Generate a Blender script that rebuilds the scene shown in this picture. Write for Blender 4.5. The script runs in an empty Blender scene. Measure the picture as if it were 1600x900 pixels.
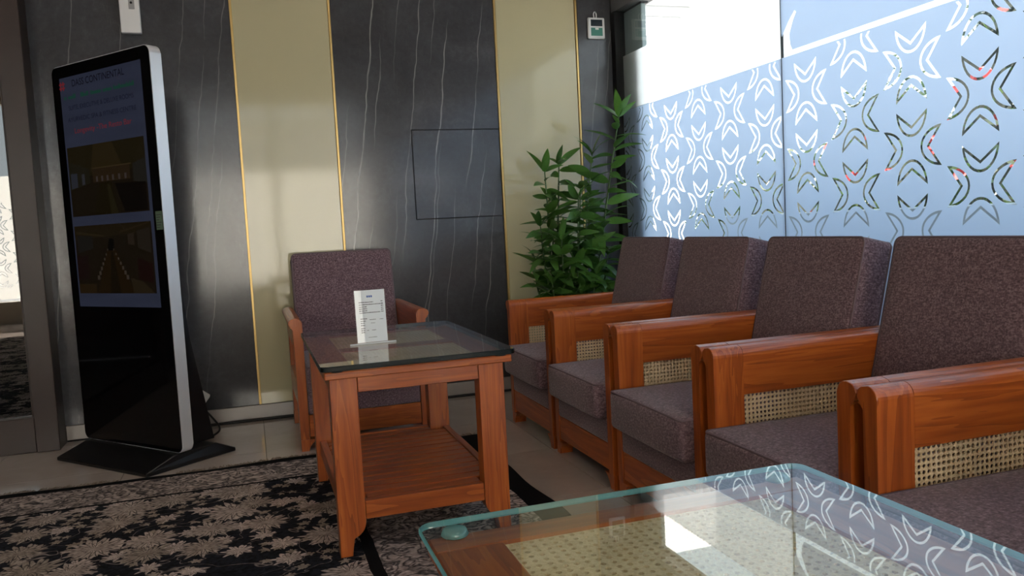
import bpy, bmesh, math, random
from mathutils import Vector, Matrix
from mathutils.geometry import delaunay_2d_cdt

random.seed(7)
scene = bpy.context.scene
C = scene.collection
PI = math.pi

# ------------------------------------------------------------------ camera
F_PX, YAW, PITCH, ROLL, CAM_H = 1264.92, 0.311534, 0.0782013, -0.0516163, 1.0
fwd = Vector((math.sin(YAW) * math.cos(PITCH), math.cos(YAW) * math.cos(PITCH), -math.sin(PITCH)))
rgt = Vector((math.cos(YAW), -math.sin(YAW), 0))
upv = rgt.cross(fwd)
r2 = rgt * math.cos(ROLL) + upv * math.sin(ROLL)
u2 = rgt * -math.sin(ROLL) + upv * math.cos(ROLL)
cam_data = bpy.data.cameras.new('camera')
cam_data.sensor_width = 36
cam_data.lens = F_PX / 1600 * 36
cam_data.clip_start = 0.02
cam = bpy.data.objects.new('camera', cam_data)
C.objects.link(cam)
m = Matrix.Identity(4)
for i in range(3):
    m[i][0], m[i][1], m[i][2] = r2[i], u2[i], -fwd[i]
m[2][3] = CAM_H
cam.matrix_world = m
scene.camera = cam

# ------------------------------------------------------------------ sky, lights, exposure
SKY_STRENGTH = 2.0
SUN_STRENGTH = 31.0
FILL_STRENGTH = 3.2  # for the fill panels added at the ceiling
FILL_COLOR = (1.0, 0.84, 0.72, 1)
scene.view_settings.view_transform = 'Standard'
scene.view_settings.look = 'None'
scene.view_settings.gamma = 1
scene.view_settings.use_curve_mapping = False
scene.view_settings.exposure = 0.45
scene.cycles.max_bounces = 9
scene.cycles.diffuse_bounces = 5
scene.cycles.glossy_bounces = 5
scene.cycles.transparent_max_bounces = 14
scene.cycles.transmission_bounces = 8
scene.cycles.use_denoising = True
scene.cycles.sample_clamp_indirect = 6
world = bpy.data.worlds.new('sky')
scene.world = world
world.use_nodes = True
wn, wl = world.node_tree.nodes, world.node_tree.links
wn.clear()
wo = wn.new('ShaderNodeOutputWorld')
wb = wn.new('ShaderNodeBackground')
wt = wn.new('ShaderNodeTexCoord')
ws = wn.new('ShaderNodeSeparateXYZ')
wr = wn.new('ShaderNodeValToRGB')
wl.new(wt.outputs['Generated'], ws.inputs[0])
wl.new(ws.outputs['Z'], wr.inputs[0])
wr.color_ramp.elements[0].position = 0.0
wr.color_ramp.elements[0].color = (0.96, 0.98, 1.0, 1)
wr.color_ramp.elements[1].position = 0.7
wr.color_ramp.elements[1].color = (0.70, 0.88, 1.0, 1)
wl.new(wr.outputs[0], wb.inputs['Color'])
wb.inputs['Strength'].default_value = SKY_STRENGTH
wl.new(wb.outputs[0], wo.inputs['Surface'])

sun_data = bpy.data.lights.new('sun', 'SUN')
sun_data.energy = SUN_STRENGTH
sun_data.angle = math.radians(1.5)
sun_data.color = (1.0, 0.86, 0.76)
sun = bpy.data.objects.new('sun', sun_data)
C.objects.link(sun)
sun.rotation_euler = Vector((0.28, 0.55, -0.80)).to_track_quat('-Z', 'Y').to_euler()

# ------------------------------------------------------------------ node helper
class N:
    def __init__(self, name):
        self.mat = bpy.data.materials.new(name)
        self.mat.use_nodes = True
        self.t = self.mat.node_tree
        self.t.nodes.clear()
        self.out = self.t.nodes.new('ShaderNodeOutputMaterial')

    def node(self, kind, **kw):
        n = self.t.nodes.new('ShaderNode' + kind)
        for k, v in kw.items():
            setattr(n, k, v)
        return n

    def put(self, sock, v):
        if v is None:
            return
        if isinstance(v, bpy.types.NodeSocket):
            self.t.links.new(v, sock)
        elif isinstance(v, (tuple, list)) and len(v) == 3 and sock.type == 'RGBA':
            sock.default_value = (*v, 1)
        else:
            sock.default_value = v

    def math(self, op, a, b=None, c=None, clamp=False):
        n = self.node('Math', operation=op, use_clamp=clamp)
        self.put(n.inputs[0], a)
        self.put(n.inputs[1], b)
        self.put(n.inputs[2], c)
        return n.outputs[0]

    def mix(self, fac, a, b, blend='MIX'):
        n = self.node('Mix', data_type='RGBA', blend_type=blend)
        self.put(n.inputs[0], fac)
        self.put(n.inputs[6], a)
        self.put(n.inputs[7], b)
        return n.outputs[2]

    def ramp(self, fac, stops):
        n = self.node('ValToRGB')
        cr = n.color_ramp
        while len(cr.elements) < len(stops):
            cr.elements.new(0.5)
        for e, (p, col) in zip(cr.elements, stops):
            e.position = p
            e.color = (*col, 1) if len(col) == 3 else col
        self.put(n.inputs[0], fac)
        return n.outputs[0]

    def coord(self, kind='Object', scale=None, rot=None, loc=None):
        tc = self.node('TexCoord')
        o = tc.outputs[kind]
        if scale or rot or loc:
            mp = self.node('Mapping')
            self.put(mp.inputs[0], o)
            if loc:
                mp.inputs[1].default_value = loc
            if rot:
                mp.inputs[2].default_value = rot
            if scale:
                mp.inputs[3].default_value = scale
            o = mp.outputs[0]
        return o

    def noise(self, vec, scale=5, detail=3, rough=0.5, dist=0.0):
        n = self.node('TexNoise')
        self.put(n.inputs['Vector'], vec)
        n.inputs['Scale'].default_value = scale
        n.inputs['Detail'].default_value = detail
        n.inputs['Roughness'].default_value = rough
        n.inputs['Distortion'].default_value = dist
        return n.outputs[0]

    def bump(self, h, strength=0.2, dist=0.01):
        n = self.node('Bump')
        n.inputs['Strength'].default_value = strength
        n.inputs['Distance'].default_value = dist
        self.put(n.inputs['Height'], h)
        return n.outputs[0]

    def bsdf(self, color, rough=0.5, metal=0.0, normal=None, coat=0.0, coat_rough=0.1, spec=0.5, emit=None, emit_s=0.0, sheen=0.0):
        p = self.node('BsdfPrincipled')
        self.put(p.inputs['Base Color'], color)
        self.put(p.inputs['Roughness'], rough)
        self.put(p.inputs['Metallic'], metal)
        self.put(p.inputs['Specular IOR Level'], spec)
        p.inputs['Coat Weight'].default_value = coat
        p.inputs['Coat Roughness'].default_value = coat_rough
        p.inputs['Sheen Weight'].default_value = sheen
        if emit is not None:
            self.put(p.inputs['Emission Color'], emit)
            self.put(p.inputs['Emission Strength'], emit_s)
        if normal is not None:
            self.put(p.inputs['Normal'], normal)
        return p.outputs[0]

    def done(self, shader):
        self.t.links.new(shader, self.out.inputs['Surface'])
        return self.mat


def plain(name, color, rough=0.5, metal=0.0, coat=0.0, emit=0.0, spec=0.5):
    n = N(name)
    return n.done(n.bsdf(color, rough, metal, coat=coat, spec=spec, emit=color if emit else None, emit_s=emit))


# ------------------------------------------------------------------ materials
def make_wood(name, axis, dark=(0.170, 0.036, 0.008), mid=(0.355, 0.074, 0.010), light=(0.520, 0.138, 0.022)):
    n = N(name)
    sc = [14.0, 14.0, 14.0]
    sc[axis] = 0.9
    info = n.node('ObjectInfo')
    v = n.coord('Object', scale=sc)
    add = n.node('VectorMath', operation='ADD')
    n.put(add.inputs[0], v)
    comb = n.node('CombineXYZ')
    rnd = n.math('MULTIPLY', info.outputs['Random'], 37.0)
    for k in range(3):
        n.put(comb.inputs[k], rnd)
    n.put(add.inputs[1], comb.outputs[0])
    big = n.noise(add.outputs[0], 0.9, 3, 0.55, 0.9)
    rings = n.math('FRACT', n.math('MULTIPLY', big, 7.0))
    fine = n.noise(add.outputs[0], 6.0, 4, 0.65)
    fac = n.math('ADD', n.math('MULTIPLY', rings, 0.30), n.math('MULTIPLY', fine, 0.55))
    fac = n.math('ADD', fac, n.math('MULTIPLY', big, 0.25))
    col = n.ramp(fac, [(0.22, dark), (0.50, mid), (0.85, light)])
    return n.done(n.bsdf(col, 0.34, normal=n.bump(fine, 0.05, 0.002), coat=0.35, coat_rough=0.18))


WOOD = [make_wood('teak_grain_x', 0), make_wood('teak_grain_y', 1), make_wood('teak_grain_z', 2)]


def make_fabric():
    n = N('plum_fabric')
    v = n.coord('Object')
    a = n.noise(v, 190, 2, 0.6)
    b = n.noise(n.coord('Object', scale=(1, 1, 2.2)), 95, 2, 0.5)
    k = n.math('ADD', n.math('MULTIPLY', a, 0.55), n.math('MULTIPLY', b, 0.45))
    col = n.ramp(k, [(0.36, (0.072, 0.044, 0.053)), (0.50, (0.155, 0.097, 0.115)), (0.66, (0.30, 0.215, 0.24))])
    return n.done(n.bsdf(col, 0.9, normal=n.bump(k, 0.35, 0.002), spec=0.2, sheen=0.25))


FABRIC = make_fabric()
PIPING = plain('piping_fabric', (0.15, 0.105, 0.12), 0.8)


def make_cane():
    n = N('cane_weave')
    v = n.coord('Object')
    a = n.noise(v, 260, 2, 0.6)
    b = n.noise(v, 14, 2)
    k = n.math('ADD', n.math('MULTIPLY', a, 0.6), n.math('MULTIPLY', b, 0.4))
    col = n.ramp(k, [(0.3, (0.58, 0.40, 0.20)), (0.6, (0.88, 0.68, 0.42))])
    return n.done(n.bsdf(col, 0.5, normal=n.bump(a, 0.4, 0.002)))


CANE = make_cane()


def make_marble():
    n = N('grey_veined_marble')
    v = n.coord('Object')
    sep = n.node('SeparateXYZ')
    n.put(sep.inputs[0], v)
    x, z = sep.outputs[0], sep.outputs[2]
    cloud = n.noise(v, 2.2, 5, 0.6, 0.5)
    speck = n.noise(v, 38, 3, 0.7)
    base = n.ramp(n.math('ADD', n.math('MULTIPLY', cloud, 0.75), n.math('MULTIPLY', speck, 0.25)),
                  [(0.32, (0.038, 0.038, 0.042)), (0.55, (0.064, 0.065, 0.071)), (0.8, (0.115, 0.116, 0.125))])
    wob1 = n.math('MULTIPLY', n.math('SUBTRACT', n.noise(n.coord('Object', scale=(1.4, 1, 1)), 2.6, 3, 0.55), 0.5), 0.07)
    wob2 = n.math('MULTIPLY', n.math('SUBTRACT', n.noise(n.coord('Object', scale=(2, 1, 1), loc=(3, 0, 9)), 7.0, 2, 0.5), 0.5), 0.014)
    xx = n.math('ADD', x, n.math('ADD', wob1, wob2))
    xx = n.math('SUBTRACT', xx, n.math('MULTIPLY', n.math('SUBTRACT', z, 1.5), 0.135))
    total = None
    # position across the wall, lower end, upper end, width, strength
    veins = [(0.650, 0.2, 2.9, .0042, .85), (0.715, 1.45, 2.1, .0028, .6), (0.560, 1.0, 1.75, .0026, .40),
             (0.920, 0.8, 2.9, .0030, .65), (1.085, 0.3, 2.2, .0036, .8), (1.105, 0.2, 1.5, .0030, .6),
             (1.285, 1.2, 2.3, .0034, .7), (1.370, 0.5, 1.45, .0030, .65), (0.870, 0.2, 1.25, .0026, .5),
             (1.215, 0.3, 1.3, .0024, .45), (0.800, 1.8, 2.9, .0022, .4), (1.000, 1.9, 2.9, .0024, .4),
             (1.460, 0.3, 1.2, .0030, .5), (0.735, 0.2, 1.1, .0024, .45),
             (-0.500, 0.1, 1.9, .0026, .5), (-0.130, 0.8, 2.9, .0030, .55), (-0.090, 0.1, 1.5, .0026, .45), (-0.215, 0.1, 2.9, .0026, .55),
             (-0.610, 1.6, 2.9, .0024, .5), (-0.330, 1.2, 2.9, .0024, .35), (-0.830, 0.1, 1.0, .0028, .5), (-0.850, 1.6, 2.9, .0026, .45),
             (2.050, 0.8, 2.1, .0030, .6), (2.120, 1.6, 2.9, .0026, .5), (1.960, 1.0, 1.9, .0026, .4), (2.160, 0.4, 1.6, .0024, .4)]
    fade_noise = n.noise(n.coord('Object', scale=(6, 1, 1.2)), 3.0, 3, 0.6)
    for (x0, za, zb, w, s) in veins:
        d = n.math('ABSOLUTE', n.math('SUBTRACT', xx, x0))
        line = n.math('SUBTRACT', 1.15, n.math('DIVIDE', d, w * 1.15), clamp=True)
        lo = n.math('MULTIPLY', n.math('SUBTRACT', z, za), 5.0, clamp=True)
        hi = n.math('MULTIPLY', n.math('SUBTRACT', zb, z), 5.0, clamp=True)
        line = n.math('MULTIPLY', n.math('MULTIPLY', line, s), n.math('MULTIPLY', lo, hi))
        total = line if total is None else n.math('MAXIMUM', total, line)
    total = n.math('MULTIPLY', total, n.math('MULTIPLY', n.math('SUBTRACT', fade_noise, 0.25), 2.4, clamp=True))
    # fine hairlines
    h = n.noise(n.coord('Object', scale=(9, 1, 0.9), rot=(0, 0.13, 0)), 2.2, 4, 0.6, 0.6)
    hair = n.math('SUBTRACT', 1.0, n.math('MULTIPLY', n.math('ABSOLUTE', n.math('SUBTRACT', h, 0.5)), 160), clamp=True)
    hair = n.math('MULTIPLY', hair, n.math('MULTIPLY', n.math('SUBTRACT', fade_noise, 0.5), 2.0, clamp=True))
    total = n.math('MAXIMUM', total, n.math('MULTIPLY', hair, 0.30))
    col = n.mix(n.math('MULTIPLY', total, 0.75), base, (0.56, 0.55, 0.52))
    return n.done(n.bsdf(col, 0.16, coat=0.15, coat_rough=0.08))


MARBLE = make_marble()
CREAM = plain('cream_back_painted_glass', (0.51, 0.465, 0.295), 0.07, coat=0.2)
GOLD = plain('brushed_gold_trim', (0.62, 0.43, 0.16), 0.35, metal=0.7)
DARKGAP = plain('dark_recess', (0.012, 0.012, 0.012), 0.7)


def make_tile():
    n = N('beige_vitrified_tile')
    v = n.coord('Object')
    info = n.node('ObjectInfo')
    a = n.noise(v, 3.5, 5, 0.6, 0.6)
    k = n.math('ADD', n.math('MULTIPLY', a, 0.8), n.math('MULTIPLY', info.outputs['Random'], 0.18))
    col = n.ramp(k, [(0.3, (0.44, 0.375, 0.335)), (0.75, (0.56, 0.49, 0.445))])
    return n.done(n.bsdf(col, 0.09, coat=0.1))


TILE = make_tile()
SKIRT = plain('pale_skirting_tile', (0.36, 0.33, 0.31), 0.2)
GROUT = plain('dark_grout', (0.08, 0.065, 0.055), 0.8)
PAINT = plain('off_white_paint', (0.62, 0.56, 0.46), 0.7)
BROWN = plain('dark_brown_frame', (0.028, 0.014, 0.011), 0.38)
BLACK = plain('black_powder_coat', (0.008, 0.008, 0.009), 0.35)
BLACKGLOSS = plain('black_kiosk_glass', (0.0025, 0.0025, 0.003), 0.05, spec=0.28)
SILVER = plain('satin_aluminium', (0.78, 0.80, 0.84), 0.38, metal=0.55)
WHITE = plain('white_plastic', (0.72, 0.72, 0.72), 0.4)
RUBBER = plain('black_cable_rubber', (0.01, 0.01, 0.011), 0.5)
STEEL = plain('brushed_steel', (0.55, 0.55, 0.56), 0.3, metal=0.9)


def make_glass(name, tint=(0.93, 0.98, 0.97), refl=1.0, ior=1.5):
    n = N(name)
    tr = n.node('BsdfTransparent')
    n.put(tr.inputs[0], tint)
    gl = n.node('BsdfGlossy')
    gl.inputs['Roughness'].default_value = 0.0
    n.put(gl.inputs['Color'], (refl, refl, refl))
    fr = n.node('Fresnel')
    geo = n.node('NewGeometry')          # same reflectance on entering and on leaving the sheet
    n.put(fr.inputs['IOR'], n.math('ADD', n.math('MULTIPLY', geo.outputs['Backfacing'], 1 / ior - ior), ior))
    mx = n.node('MixShader')
    n.put(mx.inputs[0], fr.outputs[0])
    n.t.links.new(tr.outputs[0], mx.inputs[1])
    n.t.links.new(gl.outputs[0], mx.inputs[2])
    return n.done(mx.outputs[0])


WINGLASS = make_glass('window_glass', (0.95, 0.98, 0.98))
TABLEGLASS = make_glass('table_glass', (0.90, 0.965, 0.955), ior=1.8)
SMOKEGLASS = make_glass('tinted_table_glass', (0.80, 0.82, 0.81), ior=1.75)
UNDERGLASS = make_glass('glass_underside', (0.95, 0.98, 0.975), ior=1.08)
ACRYLIC = make_glass('clear_acrylic', (0.95, 0.97, 0.98))
DOORGLASS = make_glass('door_glass', (0.16, 0.17, 0.18), ior=2.1)


def make_edge(name, col, emitless_rough=0.12):
    n = N(name)
    d = n.node('BsdfDiffuse')
    n.put(d.inputs[0], col)
    t = n.node('BsdfTranslucent')
    n.put(t.inputs[0], col)
    g = n.node('BsdfGlossy')
    g.inputs['Roughness'].default_value = emitless_rough
    m1 = n.node('MixShader')
    m1.inputs[0].default_value = 0.5
    n.t.links.new(d.outputs[0], m1.inputs[1])
    n.t.links.new(t.outputs[0], m1.inputs[2])
    m2 = n.node('MixShader')
    m2.inputs[0].default_value = 0.18
    n.t.links.new(m1.outputs[0], m2.inputs[1])
    n.t.links.new(g.outputs[0], m2.inputs[2])
    return n.done(m2.outputs[0])


TEALEDGE = make_edge('teal_glass_edge', (0.22, 0.62, 0.62))
DARKEDGE = plain('dark_glass_edge', (0.006, 0.011, 0.012), 0.25, spec=0.3)  # dark surroundings showing in the glass edge, put into its colour


def make_film(name, color, clear, diffuse=0.22):
    """frosted film: light passes it scattered, a little of it straight"""
    n = N(name)
    d = n.node('BsdfDiffuse')
    n.put(d.inputs[0], color)
    t = n.node('BsdfTranslucent')
    n.put(t.inputs[0], color)
    tr = n.node('BsdfTransparent')
    m1 = n.node('MixShader')
    m1.inputs[0].default_value = 1 - diffuse
    n.t.links.new(d.outputs[0], m1.inputs[1])
    n.t.links.new(t.outputs[0], m1.inputs[2])
    m2 = n.node('MixShader')
    m2.inputs[0].default_value = clear
    n.t.links.new(m1.outputs[0], m2.inputs[1])
    n.t.links.new(tr.outputs[0], m2.inputs[2])
    return n.done(m2.outputs[0])


FILM = make_film('frosted_film', (0.70, 0.78, 0.90), 0.03)
REARFILM = make_film('brightened_rear_film', (0.96, 0.95, 0.92), 0.06, 0.05)  # rear copy of the film, made more transmissive to brighten the room
THINFILM = make_film('thin_frosted_film', (0.98, 0.98, 0.98), 0.42, 0.05)


def make_leaf(name, c0, c1):
    n = N(name)
    v = n.coord('Object')
    info = n.node('ObjectInfo')
    k = n.math('ADD', n.math('MULTIPLY', n.noise(v, 30, 2), 0.5), n.math('MULTIPLY', info.outputs['Random'], 0.5))
    col = n.ramp(k, [(0.2, c0), (0.8, c1)])
    p = n.bsdf(col, 0.32, coat=0.1)
    t = n.node('BsdfTranslucent')
    n.put(t.inputs[0], n.mix(0.5, col, (0.20, 0.42, 0.05)))
    mx = n.node('MixShader')
    mx.inputs[0].default_value = 0.28
    n.t.links.new(p, mx.inputs[1])
    n.t.links.new(t.outputs[0], mx.inputs[2])
    return n.done(mx.outputs[0])


LEAF = make_leaf('glossy_green_leaf', (0.032, 0.10, 0.022), (0.115, 0.27, 0.055))
HEDGELEAF = make_leaf('hedge_leaf', (0.004, 0.010, 0.004), (0.022, 0.042, 0.010))
STEM = plain('green_cane_stem', (0.055, 0.11, 0.030), 0.45)
SOIL = plain('dark_soil', (0.02, 0.014, 0.01), 0.95)
POT = plain('dark_glazed_pot', (0.03, 0.028, 0.028), 0.3)
RED = plain('red_blossom', (0.30, 0.02, 0.02), 0.6)


def make_rug():
    n = N('floral_rug')
    v = n.coord('Object')
    warp = n.node('TexNoise')
    n.put(warp.inputs['Vector'], v)
    warp.inputs['Scale'].default_value = 9
    wsub = n.node('VectorMath', operation='SUBTRACT')
    n.put(wsub.inputs[0], warp.outputs['Color'])
    wsub.inputs[1].default_value = (0.5, 0.5, 0.5)
    wmul = n.node('VectorMath', operation='SCALE')
    n.put(wmul.inputs[0], wsub.outputs[0])
    wmul.inputs['Scale'].default_value = 0.035
    wadd = n.node('VectorMath', operation='ADD')
    n.put(wadd.inputs[0], v)
    n.put(wadd.inputs[1], wmul.outputs[0])
    vw = wadd.outputs[0]

    def flowers(scale, loc, r0, petals, amp, rnd):
        mp = n.node('Mapping')
        n.put(mp.inputs[0], vw)
        mp.inputs[1].default_value = loc
        mp.inputs[3].default_value = (scale, scale, 0)
        vo = n.node('TexVoronoi', voronoi_dimensions='2D')
        n.put(vo.inputs['Vector'], mp.outputs[0])
        vo.inputs['Scale'].default_value = 1
        vo.inputs['Randomness'].default_value = rnd
        sub = n.node('VectorMath', operation='SUBTRACT')
        n.put(sub.inputs[0], mp.outputs[0])
        n.put(sub.inputs[1], vo.outputs['Position'])
        s = n.node('SeparateXYZ')
        n.put(s.inputs[0], sub.outputs[0])
        ang = n.math('ARCTAN2', s.outputs[1], s.outputs[0])
        pet = n.math('SINE', n.math('MULTIPLY', ang, petals))
        pet2 = n.math('SINE', n.math('ADD', n.math('MULTIPLY', ang, petals * 2 + 1), 1.0))
        cs = n.node('SeparateXYZ')
        n.put(cs.inputs[0], vo.outputs['Color'])
        rad = n.math('ADD', n.math('MULTIPLY', cs.outputs[0], r0 * 0.5), r0 * 0.72)
        rad = n.math('ADD', rad, n.math('MULTIPLY', n.math('ADD', pet, n.math('MULTIPLY', pet2, 0.6)), amp))
        q = n.math('DIVIDE', vo.outputs['Distance'], rad)          # <1 inside the flower
        inside = n.math('MULTIPLY', n.math('SUBTRACT', 1.0, q), 14, clamp=True)
        ring = n.math('ABSOLUTE', n.math('SUBTRACT', q, n.math('ADD', 0.5, n.math('MULTIPLY', pet, 0.12))))
        ring = n.math('SUBTRACT', 1.0, n.math('MULTIPLY', ring, 12), clamp=True)
        vein = n.math('MULTIPLY', n.math('SUBTRACT', n.math('SINE', n.math('MULTIPLY', ang, petals * 2)), 0.72), 4, clamp=True)
        return inside, n.math('MAXIMUM', ring, vein), cs.outputs[1]

    f1, d1, c1 = flowers(5.2, (0.3, 0.1, 0), 0.43, 11, 0.075, 0.7)
    f2, d2, c2 = flowers(8.6, (4.3, 2.7, 0), 0.36, 7, 0.085, 0.9)
    f3, d3, c3 = flowers(21.0, (9.1, 5.2, 0), 0.36, 5, 0.10, 1.0)
    fine = n.noise(v, 55, 3, 0.7)
    black = n.ramp(fine, [(0.35, (0.008, 0.008, 0.010)), (0.62, (0.022, 0.024, 0.032))])
    beige = n.ramp(fine, [(0.32, (0.38, 0.305, 0.275)), (0.65, (0.72, 0.605, 0.55))])
    taupe = n.ramp(fine, [(0.3, (0.17, 0.137, 0.115)), (0.7, (0.46, 0.385, 0.315))])
    field = n.mix(n.math('MULTIPLY', f3, n.math('GREATER_THAN', c3, 0.62)), black, taupe)
    k2 = n.math('MULTIPLY', f2, n.math('GREATER_THAN', c2, 0.50))
    field = n.mix(k2, field, n.mix(n.math('MULTIPLY', d2, 0.7), beige, black))
    k1 = n.math('MULTIPLY', f1, n.math('GREATER_THAN', c1, 0.25))
    field = n.mix(k1, field, n.mix(n.math('MULTIPLY', d1, 0.9), n.mix(c1, beige, taupe), black))
    # thin curling tendrils
    tn = n.noise(v, 5.5, 2, 0.5, 1.4)
    tend = n.math('SUBTRACT', 1.0, n.math('MULTIPLY', n.math('ABSOLUTE', n.math('SUBTRACT', tn, 0.5)), 95), clamp=True)
    field = n.mix(n.math('MULTIPLY', tend, 0.55), field, beige)
    # border: pale ground with a dark scrolling line work
    bn = n.noise(n.coord('Object', scale=(1, 1.3, 1)), 15, 1, 0.5, 2.0)
    scroll = n.math('SUBTRACT', 1.0, n.math('MULTIPLY', n.math('ABSOLUTE', n.math('SUBTRACT', bn, 0.5)), 6.5), clamp=True)
    border = n.mix(n.math('MULTIPLY', scroll, 0.95), n.mix(0.2, beige, taupe), black)
    sep = n.node('SeparateXYZ')
    n.put(sep.inputs[0], v)
    wv = n.math('MULTIPLY', n.math('SUBTRACT', n.noise(v, 4, 2), 0.5), 0.03)
    ex = n.math('ADD', n.math('SUBTRACT', 0.965, sep.outputs[0]), wv)
    ey = n.math('ADD', n.math('SUBTRACT', 3.715, sep.outputs[1]), wv)
    e = n.math('MINIMUM', n.math('MULTIPLY', ex, 0.46), ey)         # wider strip along the side than along the end
    inb = n.math('LESS_THAN', e, 0.31)
    col = n.mix(inb, field, border)
    line2 = n.math('MULTIPLY', n.math('GREATER_THAN', e, 0.300), n.math('LESS_THAN', e, 0.318))
    col = n.mix(line2, col, (0.008, 0.008, 0.009))
    col = n.mix(n.math('LESS_THAN', e, 0.043), col, (0.007, 0.007, 0.008))
    pile = n.noise(v, 320, 2, 0.7)
    return n.done(n.bsdf(col, 0.95, normal=n.bump(pile, 0.5, 0.004), spec=0.1))


RUG = make_rug()
FRINGE = plain('cotton_fringe', (0.24, 0.185, 0.14), 0.9)


def make_screen(name, col, s):
    n = N(name)
    v = n.coord('Object')
    k = n.noise(n.coord('Object', scale=(1.0, 1, 7)), 2.2, 2)
    c = n.mix(k, tuple(q * 0.75 for q in col), tuple(min(1, q * 1.25) for q in col))
    p = n.bsdf((0.004, 0.004, 0.005), 0.08, spec=0.3, emit=c, emit_s=s)
    return n.done(p)


SCREEN = make_screen('screen_blue_grey', (0.050, 0.058, 0.098), 0.24)


def glow(name, col, s=1.0):
    n = N(name)
    return n.done(n.bsdf((0.004, 0.004, 0.004), 0.1, spec=0.2, emit=col, emit_s=s))


# ------------------------------------------------------------------ object helpers
def tag(o, label=None, cat=None, group=None, kind=None):
    if label:
        o['label'] = label
    if cat:
        o['category'] = cat
    if group:
        o['group'] = group
    if kind:
        o['kind'] = kind
    return o


def empty(name, loc=(0, 0, 0), rz=0, parent=None):
    o = bpy.data.objects.new(name, None)
    o.empty_display_size = 0.1
    C.objects.link(o)
    o.location = loc
    o.rotation_euler = (0, 0, rz)
    o.parent = parent
    return o


def obj(name, mesh, parent=None, loc=None, rot=None):
    o = bpy.data.objects.new(name, mesh)
    C.objects.link(o)
    o.parent = parent
    if loc:
        o.location = loc
    if rot:
        o.rotation_euler = rot
    return o


def mesh_of(name, verts, faces, mat, smooth=False):
    me = bpy.data.meshes.new(name)
    me.from_pydata([tuple(v) for v in verts], [], faces)
    mats = mat if isinstance(mat, list) else [mat]
    for q in mats:
        me.materials.append(q)
    if smooth:
        me.polygons.foreach_set('use_smooth', [True] * len(me.polygons))
    me.update()
    return me


def from_bm(name, bm, mat, smooth=False):
    bmesh.ops.recalc_face_normals(bm, faces=bm.faces)
    me = bpy.data.meshes.new(name)
    bm.to_mesh(me)
    bm.free()
    for q in (mat if isinstance(mat, list) else [mat]):
        me.materials.append(q)
    if smooth:
        me.polygons.foreach_set('use_smooth', [True] * len(me.polygons))
    return me


def bm_box(bm, a, b):
    vs = [bm.verts.new((x, y, z)) for x in (a[0], b[0]) for y in (a[1], b[1]) for z in (a[2], b[2])]
    for f in ((0, 1, 3, 2), (4, 6, 7, 5), (0, 4, 5, 1), (2, 3, 7, 6), (0, 2, 6, 4), (1, 5, 7, 3)):
        bm.faces.new([vs[i] for i in f])


def box_mesh(name, a, b, mat, bevel=0.0, seg=2):
    bm = bmesh.new()
    bm_box(bm, a, b)
    if bevel:
        bmesh.ops.bevel(bm, geom=list(bm.edges), offset=bevel, segments=seg, profile=0.5, affect='EDGES')
    return from_bm(name, bm, mat, smooth=False)


def box(name, a, b, mat, parent=None, bevel=0.0, seg=2):
    return obj(name, box_mesh(name, a, b, mat, bevel, seg), parent)


def prism_mesh(name, poly, axis, a0, a1, mat, bevel=0.0, smooth=False):
    """closed 2-D outline swept along one axis; poly is in the two other axes, in x, y, z order"""
    bm = bmesh.new()

    def P(p, t):
        if axis == 0:
            return (t, p[0], p[1])
        if axis == 1:
            return (p[0], t, p[1])
        return (p[0], p[1], t)
    lo = [bm.verts.new(P(p, a0)) for p in poly]
    hi = [bm.verts.new(P(p, a1)) for p in poly]
    n = len(poly)
    f0 = bm.faces.new(lo[::-1])
    f1 = bm.faces.new(hi)
    sides = []
    for i in range(n):
        sides.append(bm.faces.new((lo[i], lo[(i + 1) % n], hi[(i + 1) % n], hi[i])))
    if bevel:
        es = list(f0.edges) + list(f1.edges)
        bmesh.ops.bevel(bm, geom=es, offset=bevel, segments=2, profile=0.5, affect='EDGES')
    return from_bm(name, bm, mat, smooth)


def prism(name, poly, axis, a0, a1, mat, parent=None, bevel=0.0):
    return obj(name, prism_mesh(name, poly, axis, a0, a1, mat, bevel), parent)


def tube_mesh(name, pts, rad, mat, sides=8, closed=False):
    pts = [Vector(p) for p in pts]
    n = len(pts)
    verts, faces = [], []
    rads = rad if isinstance(rad, (list, tuple)) else [rad] * n
    ref = Vector((0, 0, 1))
    prev = None
    for i, p in enumerate(pts):
        if closed:
            d = pts[(i + 1) % n] - pts[i - 1]
        else:
            d = pts[min(i + 1, n - 1)] - pts[max(i - 1, 0)]
        d.normalize()
        if prev is None:
            s = d.cross(ref if abs(d.dot(ref)) < 0.9 else Vector((1, 0, 0)))
        else:
            s = prev - d * prev.dot(d)
            if s.length < 1e-6:
                s = d.orthogonal()
        s.normalize()
        prev = s
        t = d.cross(s)
        for k in range(sides):
            a = 2 * PI * k / sides
            verts.append(p + (s * math.cos(a) + t * math.sin(a)) * rads[i])
    rng = n if closed else n - 1
    for i in range(rng):
        j = (i + 1) % n
        for k in range(sides):
            l = (k + 1) % sides
            faces.append((i * sides + k, i * sides + l, j * sides + l, j * sides + k))
    if not closed:
        faces.append(tuple(range(sides))[::-1])
        faces.append(tuple((n - 1) * sides + k for k in range(sides)))
    return mesh_of(name, verts, faces, mat, True)


def tube(name, pts, rad, mat, parent=None, sides=8, closed=False):
    return obj(name, tube_mesh(name, pts, rad, mat, sides, closed), parent)


def lathe_mesh(name, prof, mat, seg=24):
    verts, faces = [], []
    n = len(prof)
    for k in range(seg):
        a = 2 * PI * k / seg
        for r, z in prof:
            verts.append((r * math.cos(a), r * math.sin(a), z))
    for k in range(seg):
        l = (k + 1) % seg
        for i in range(n - 1):
            faces.append((k * n + i, l * n + i, l * n + i + 1, k * n + i + 1))
    return mesh_of(name, verts, faces, mat, True)


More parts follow.
